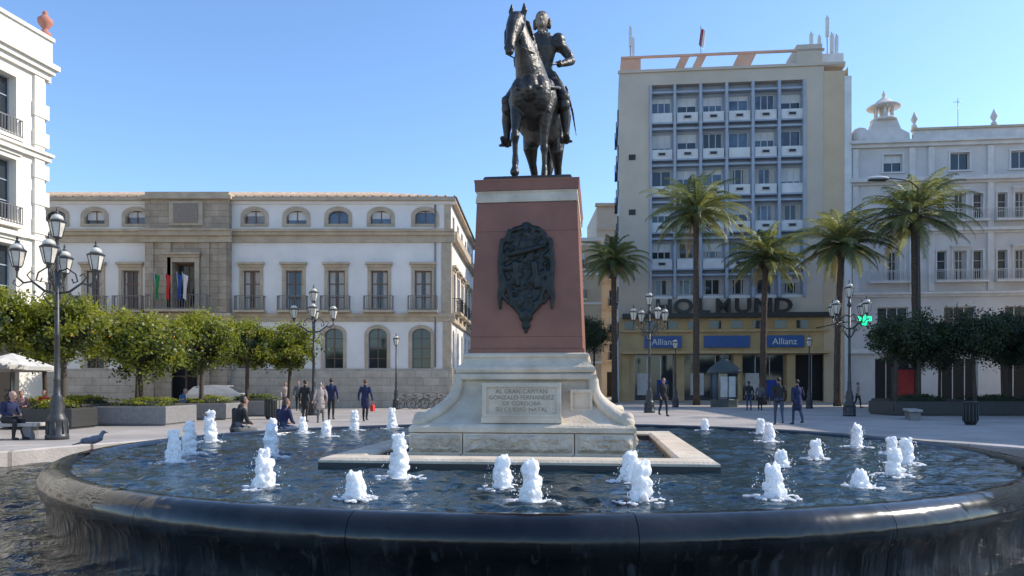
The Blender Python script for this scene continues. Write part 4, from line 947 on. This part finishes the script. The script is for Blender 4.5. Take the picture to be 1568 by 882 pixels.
def small_lamp(x, y, H=4.8):
    b = MB(); post(b, H-.85, .75); lantern(b, 0, 0, H-.8, .9); b.obj('street_lamp', (x, y, 0))
big_lamp(-12.6, 20.8, .35, 6.4); big_lamp(-9.9, 37.5, .2, 6.5); big_lamp(7.5, 41, .3, 6.7); big_lamp(16.4, 36.5, .5, 6.6)
small_lamp(-7.25, 47); small_lamp(11.1, 51); small_lamp(19.2, 48.5)

# ------------------------------------------------------------------ people
def person(name, x, y, heading=0, pose='stand', top='navy', leg='jean', hair='haird', H=1.72, seat=.45, z=0, coat=False, bag=None, long_hair=False, stride=.2, lean=0):
    F = Fuse(); b = MB(); s = H/1.72; b.M = Matrix.Scale(s, 4)
    hands = []
    if pose in ('stand', 'walk'):
        st = stride if pose == 'walk' else .04; pz = .93; P = Vector((0, 0, pz))
        C = Vector((0, -.02-lean*.6, 1.27)); N = Vector((0, -.02-lean, 1.44)); Hd = Vector((0, -.05-lean*1.15, 1.60))
        for sx in (-1, 1):
            ay = -sx*st; kn = (sx*.095, ay*.5-.05 if ay < 0 else ay*.45-.03, .49); an = (sx*.10, ay+.02, .09+(.06 if ay > .1 else 0))
            F.tube([(sx*.09, 0, .90), (sx*.10, (kn[1])*.5, .70), kn], [.092,.078,.056], leg); F.tube([kn, (sx*.10,(kn[1]+an[1])/2+.015,.32), an], [.056,.054,.038], leg)
            F.tube([(an[0], an[1]+.02, an[2]-.045), (an[0], an[1]-.08, an[2]-.055), (an[0]+sx*.01, an[1]-.16, an[2]-.065)], [.038,.04,.03], 'shoe')
            wy = sx*st*.8; el = Vector((sx*.255, C.y+.05+wy*.3, 1.12)); wr = Vector((sx*.26, C.y-.05+wy, .87)); sh = Vector((sx*.175, C.y, 1.375))
            F.tube([sh, el], [.062,.047], top); F.tube([el, wr], [.047,.034], top); hands.append((wr, (wr-el).normalized(), sx))
    else:
        pz = seat+.09; P = Vector((0, .02, pz)); C = Vector((0, -.02-lean*.5, pz+.34)); N = Vector((0, -.03-lean, pz+.50)); Hd = Vector((0, -.09-lean*1.3, pz+.655))
        for sx in (-1, 1):
            kn = (sx*.12, -.44, seat+.05); an = (sx*.12, -.42-.04*sx, .09)
            F.tube([(sx*.09, 0, pz), (sx*.11, -.22, seat+.08), kn], [.10,.085,.06], leg); F.tube([kn, (sx*.12,-.40,seat*.5+.05), an], [.058,.056,.04], leg)
            F.tube([(an[0], an[1]+.02, .05), (an[0], an[1]-.09, .04), (an[0], an[1]-.17, .035)], [.038,.04,.03], 'shoe')
            sh = Vector((sx*.175, C.y-.01, pz+.44)); el = Vector((sx*.25, C.y-.05, pz+.18)); wr = Vector((sx*.12, C.y-.26, pz+.13))
            F.tube([sh, el], [.062,.047], top); F.tube([el, wr], [.047,.034], top); hands.append((wr, (wr-el).normalized(), sx))
    F.tube([P-Vector((0,0,.03)), P.lerp(C, .4), C, C.lerp(N, .6), N-Vector((0,0,.02))], [(.155,.115),(.14,.10),(.175,.12),(.17,.09),(.07,.06)], top, 16)
    for sx in (-1, 1): F.ell((sx*.165, C.y-.005, N.z-.07), (.07,.065,.06), top)
    if coat and pose != 'sit': F.tube([P+Vector((0,0,.1)), P+Vector((0,0,-.08)), P+Vector((0,-.01,-.26))], [(.15,.115),(.17,.135),(.18,.145)], top, 16)
    F.tube([N-Vector((0,0,.02)), Hd-Vector((0,-.01,.09))], [.054,.05], 'skin')
    F.tube([N+Vector((0,.01,-.02)), N+Vector((0,.005,.03))], [.075,.065], top)
    F.ell(Hd, (.073,.092,.115), 'skin'); F.ell(Hd+Vector((0,-.03,-.065)), (.05,.055,.045), 'skin')
    F.ell(Hd+Vector((0,.022,.030)), (.083,.092,.100), hair)
    if long_hair: F.tube([Hd+Vector((0,.06,.02)), Hd+Vector((0,.085,-.10)), Hd+Vector((0,.08,-.24))], [(.08,.05),(.085,.045),(.06,.03)], hair)
    for w_, d, sx in hands: F.ell(w_+d*.05, (.022,.036,.048), 'skin')
    F.into(b, .0165, 2)
    b.tube([Hd+Vector((0,-.088,.012)), Hd+Vector((0,-.112,-.022)), Hd+Vector((0,-.09,-.03))], [.008,.014,.008], 'skin', 6, caps=True)
    b.ell(Hd+Vector((0,-.088,-.062)), (.022,.008,.006), 'pinkf', 8, 5)
    for sx in (-1, 1):
        b.ell(Hd+Vector((sx*.031,-.083,.008)), (.012,.008,.007), 'whitec', 8, 5); b.ell(Hd+Vector((sx*.031,-.089,.008)), (.006,.004,.006), 'haird', 6, 4)
        b.ell(Hd+Vector((sx*.076,.005,-.005)), (.010,.02,.03), 'skin', 8, 6)
    for w_, d, sx in hands:
        base = w_+d*.085
        for k, ln in enumerate((.060,.072,.066,.050)):
            o = Vector((0, (k-1.5)*.019, 0)); q = base+o; q2 = q+d*ln*.5+Vector((-sx*.008,0,0)); q3 = q2+d*ln*.45+Vector((-sx*.020,0,0))
            b.tube([q-d*.02, q2, q3], [.0095,.009,.007], 'skin', 6, caps=True)
        q = w_+d*.03+Vector((0,-.03,0)); b.tube([q, q+d*.03+Vector((-sx*.008,-.022,0)), q+d*.062+Vector((-sx*.014,-.024,0))], [.012,.011,.008], 'skin', 6, caps=True)
    if bag and hands:
        w_, d, sx = hands[0]; c = w_+Vector((0,0,-.30))
        b.tube([c+Vector((0,-.12,.10)), w_+d*.09+Vector((0,-.02,0)), w_+d*.09+Vector((0,.02,0)), c+Vector((0,.12,.10))], .008, bag, 6)
        b.stack([(c.z-.16,.05,.14),(c.z-.14,.065,.16),(c.z+.08,.055,.15),(c.z+.11,.03,.14)], bag, c.x, c.y)
    return b.obj(name, (x, y, z), heading)
person('pedestrian', -8.55, 31, pi*.9, 'stand', 'blackf', 'blackf', 'haird', 1.72, coat=True)
person('pedestrian', -7.65, 30, pi*1.1, 'walk', 'beigef', 'greyf', 'hairg', 1.62, coat=True, stride=.12)
person('pedestrian', -7.95, 33, pi, 'stand', 'navy', 'blackf', 'haird', 1.8)
person('pedestrian', -6.1, 31.2, pi*.97, 'walk', 'navy', 'blackf', 'hairb', 1.74, bag='red', coat=True, stride=.13)
person('pedestrian', -13.6, 45, .5, 'walk', 'beigef', 'jean', 'hairb', 1.7); person('pedestrian', -12.6, 44.3, .2, 'stand', 'greyf', 'blackf', 'haird', 1.75)
person('pedestrian', -10.9, 39.5, 2.2, 'walk', 'beigef', 'jean', 'hairb', 1.7); person('pedestrian', -10.2, 40.3, 2.6, 'stand', 'pinkf', 'blackf', 'haird', 1.66, long_hair=True)
person('pedestrian', 7.35, 36.5, pi*.1, 'walk', 'blackf', 'blackf', 'haird', 1.85, stride=.18)
person('pedestrian', 14.2, 45, pi, 'stand', 'blackf', 'jean', 'haird', 1.75); person('pedestrian', 15.0, 45.4, pi*.8, 'stand', 'greyf', 'blackf', 'hairb', 1.66, long_hair=True)
person('pedestrian', 10.2, 28.7, pi*.95, 'walk', 'blackf', 'jean', 'haird', 1.80, stride=.2); person('pedestrian', 10.95, 28.8, pi*1.05, 'walk', 'navy', 'jean', 'haird', 1.72, stride=.17, coat=True)
person('pedestrian', 4.9, 60, 0, 'walk', 'greyf', 'jean', 'haird', 1.75); person('pedestrian', 23.0, 50, .8, 'walk', 'beigef', 'blackf', 'haird', 1.7)
person('pedestrian', -5.2, 55, .8, 'walk', 'pinkf', 'jean', 'hairb', 1.68)
person('seated_person', -15.6, 35.35, pi*.5, 'sit', 'bluef', 'jean', 'hairg', 1.74, seat=.46, lean=.12)
person('seated_person', -6.70, 18.25, pi*.82, 'sit', 'blackf', 'greyf', 'haird', 1.78, seat=.33, lean=.10)
person('seated_person', -5.80, 18.95, pi*.85, 'sit', 'navy', 'jean', 'hairb', 1.70, seat=.33, lean=.05, long_hair=True)
person('seated_person', -13.95, 20.75, pi*.4, 'sit', 'navy', 'blackf', 'hairg', 1.74, seat=.46, lean=.1)
person('seated_person', -19.2, 29.4, .4, 'sit', 'pinkf', 'jean', 'hairb', 1.68, seat=.46); person('seated_person', -18.4, 29.6, .1, 'sit', 'red', 'blackf', 'haird', 1.7, seat=.46)

F = Fuse(); b = MB()
F.tube([(0,.13,.10),(0,.06,.115),(0,-.02,.13),(0,-.09,.15)], [(.02,.012),(.045,.035),(.06,.055),(.04,.045)], 'pigeon'); F.tube([(0,.12,.10),(0,.22,.075)], [(.03,.012),(.035,.006)], 'pigeon')
F.tube([(0,-.10,.17),(0,-.12,.21)], [.032,.024], 'pigeon'); F.ell((0,-.135,.225), (.023,.03,.025), 'pigeon')
F.ell((.05,.03,.125), (.014,.10,.04), 'pigeon'); F.ell((-.05,.03,.125), (.014,.10,.04), 'pigeon'); F.into(b, .006, 1)
b.tube([(0,-.16,.222),(0,-.19,.215)], [.008,.002], 'black', 6)
for sx in (-1, 1): b.tube([(sx*.02,0,.09),(sx*.02,-.005,.0)], .005, 'terrar', 5); b.tube([(sx*.02,.02,.005),(sx*.02,-.035,.005)], .004, 'terrar', 5)
b.obj('pigeon', (-5.44, 9.72, .663), 2.2)

# ------------------------------------------------------------------ bicycles, car, kiosk, parasols, signs
def bicycle(x, y, rz):
    b = MB()
    for wx in (-.52, .52):
        b.ring((wx,0,.34), .33, .02, 'rubber', 'y', 24, 5)
        for i in range(8): a = i*pi/4; b.tube([(wx,0,.34),(wx+.32*math.cos(a),0,.34+.32*math.sin(a))], .004, 'chrome', 4)
    t = lambda *p: b.tube(list(p), .017, 'iron', 6)
    t((-.52,0,.34),(-.08,0,.30)); t((-.08,0,.30),(-.20,0,.80)); t((-.52,0,.34),(-.17,0,.70)); t((-.08,0,.30),(.36,0,.72)); t((-.17,0,.74),(.34,0,.80)); t((.34,0,.92),(.40,0,.65),(.52,0,.34))
    b.ell((-.22,0,.86), (.13,.06,.035), 'black'); b.tube([(.30,-.26,.97),(.36,-.1,.98),(.34,0,.95),(.36,.1,.98),(.30,.26,.97)], .013, 'black', 6); b.ring((-.08,0,.30), .09, .012, 'chrome', 'y', 14, 4)
    b.obj('bicycle', (x, y, 0), rz)
for x in (-5.9, -5.1, -4.3, -6.6): bicycle(x, 47.5+R.uniform(-.2,.2), R.uniform(.2,.7))
def car(x, y, rz, k='carpaint'):
    b = MB()
    pr = [(-2.05,.35,.62),(-2.1,.6,.85),(-2.0,.95,.98),(-1.5,1.42,.99),(-.6,1.52,.99),(.4,1.48,.98),(1.15,1.02,.9),(1.9,.85,.8),(2.1,.6,.7),(2.05,.35,.55)]
    n = len(pr); vs = []
    for sy in (-1, 1):
        for px, pz, q in pr: vs.append((px, sy*.86*(1 if pz < 1.05 else .78), pz))
    fs = [(i, i+1, n+i+1, n+i) for i in range(n-1)]+[tuple(range(n-1,-1,-1)), tuple(range(n, 2*n)), (n-1,0,n,2*n-1)]; b.add(vs, fs, k)
    for sy in (-1, 1):
        b.add([(-1.45,sy*.80,1.0),(.95,sy*.83,1.0),(.35,sy*.70,1.42),(-1.35,sy*.70,1.40)], [(0,1,2,3)], 'glass')
        for wx in (-1.3, 1.3): b.M = Matrix.Translation((wx, sy*.80, .32)) @ Matrix.Rotation(pi/2, 4, 'X'); b.lathe([(.2,-.1),(.32,-.1),(.33,0),(.32,.1),(.2,.1)], 'rubber', segs=18); b.lathe([(.2,-.09),(.05,-.11)], 'chrome', segs=12); b.lathe([(.2,.09),(.05,.11)], 'chrome', segs=12); b.M = Matrix()
    b.add([(.47,-.66,1.44),(.47,.66,1.44),(1.13,.8,1.045),(1.13,-.8,1.045)], [(0,1,2,3)], 'glass')
    b.obj('parked_car', (x, y, 0), rz)
car(-17.3, 45, .1); car(5.5, 78, 1.6, 'greyf')
b = MB(); b.lathe([(.95,0),(.95,.5),(.90,.55)], 'kioskm', segs=8, smooth=False); b.lathe([(.88,.55),(.88,2.3)], 'glassb', segs=8, smooth=False)
for i in range(8): a = i*pi/4; b.tube([(.91*math.cos(a),.91*math.sin(a),.5),(.91*math.cos(a),.91*math.sin(a),2.4)], .05, 'kioskm', 6)
b.lathe([(1.15,2.3),(1.2,2.4),(1.15,2.5),(.95,2.75),(.5,3.1),(.15,3.35),(.1,3.5),(.03,3.7)], 'kioskm', segs=16); b.box(-.5,.5,-.93,-.86,.7,2.1,'canvas')
b.obj('newspaper_kiosk', (14.7, 52, 0))
b = MB(); b.box(-.6,.6,-.1,.1,.35,2.4,'adpanel'); b.box(-.66,.66,-.13,.13,2.4,2.52,'iron'); b.box(-.66,.66,-.13,.13,.2,.35,'iron'); b.box(-.66,-.6,-.13,.13,.35,2.4,'iron'); b.box(.6,.66,-.13,.13,.35,2.4,'iron'); b.box(-.3,.3,-.1,.1,0,.2,'iron')
b.obj('advertising_panel', (22.4, 43, 0), .1)
b = MB(); b.box(-.16,.16,-.08,.08,-.5,.5,'crossg'); b.box(-.5,-.16,-.08,.08,-.16,.16,'crossg'); b.box(.16,.5,-.08,.08,-.16,.16,'crossg'); b.box(-.2,.2,.08,.12,-.55,.55,'iron'); b.tube([(0,.1,0),(0,1.4,0),(0,9.2,.0)], .04, 'iron', 6)
b.obj('pharmacy_sign', (27.0, 57.5, 6.6))
def parasol(x, y):
    b = MB(); b.tube([(0,0,0),(0,0,2.7)], .03, 'chrome', 8); b.cham(.3,.3,0,.08,'planterg'); b.lathe([(1.6,2.1),(1.62,2.25),(1.1,2.45),(.5,2.65),(.03,2.8)], 'canvas', segs=8, smooth=False, caps=False)
    for i in range(8): a = i*pi/4; b.tube([(0,0,2.75),(1.58*math.cos(a),1.58*math.sin(a),2.2)], .012, 'chrome', 4)
    b.obj('parasol', (x, y, 0))
for p in ((-20.3,30.5),(-22.2,33.5),(-19.9,28)): parasol(*p)
b = MB(); b.tube([(3.0,.4,0),(3.0,.4,8),(2.9,.4,14.9),(2.3,.3,15.35),(.6,0,15.45)], [.13,.09,.06,.05,.04], 'lampiron', 8)
b.ell((0,0,15.42), (.75,.30,.14), 'panel', 18, 10); b.box(-.6,.6,-.25,.25,15.27,15.33,'lampiron')
b.obj('tall_street_lamp', (24.6, 50.5, 0))
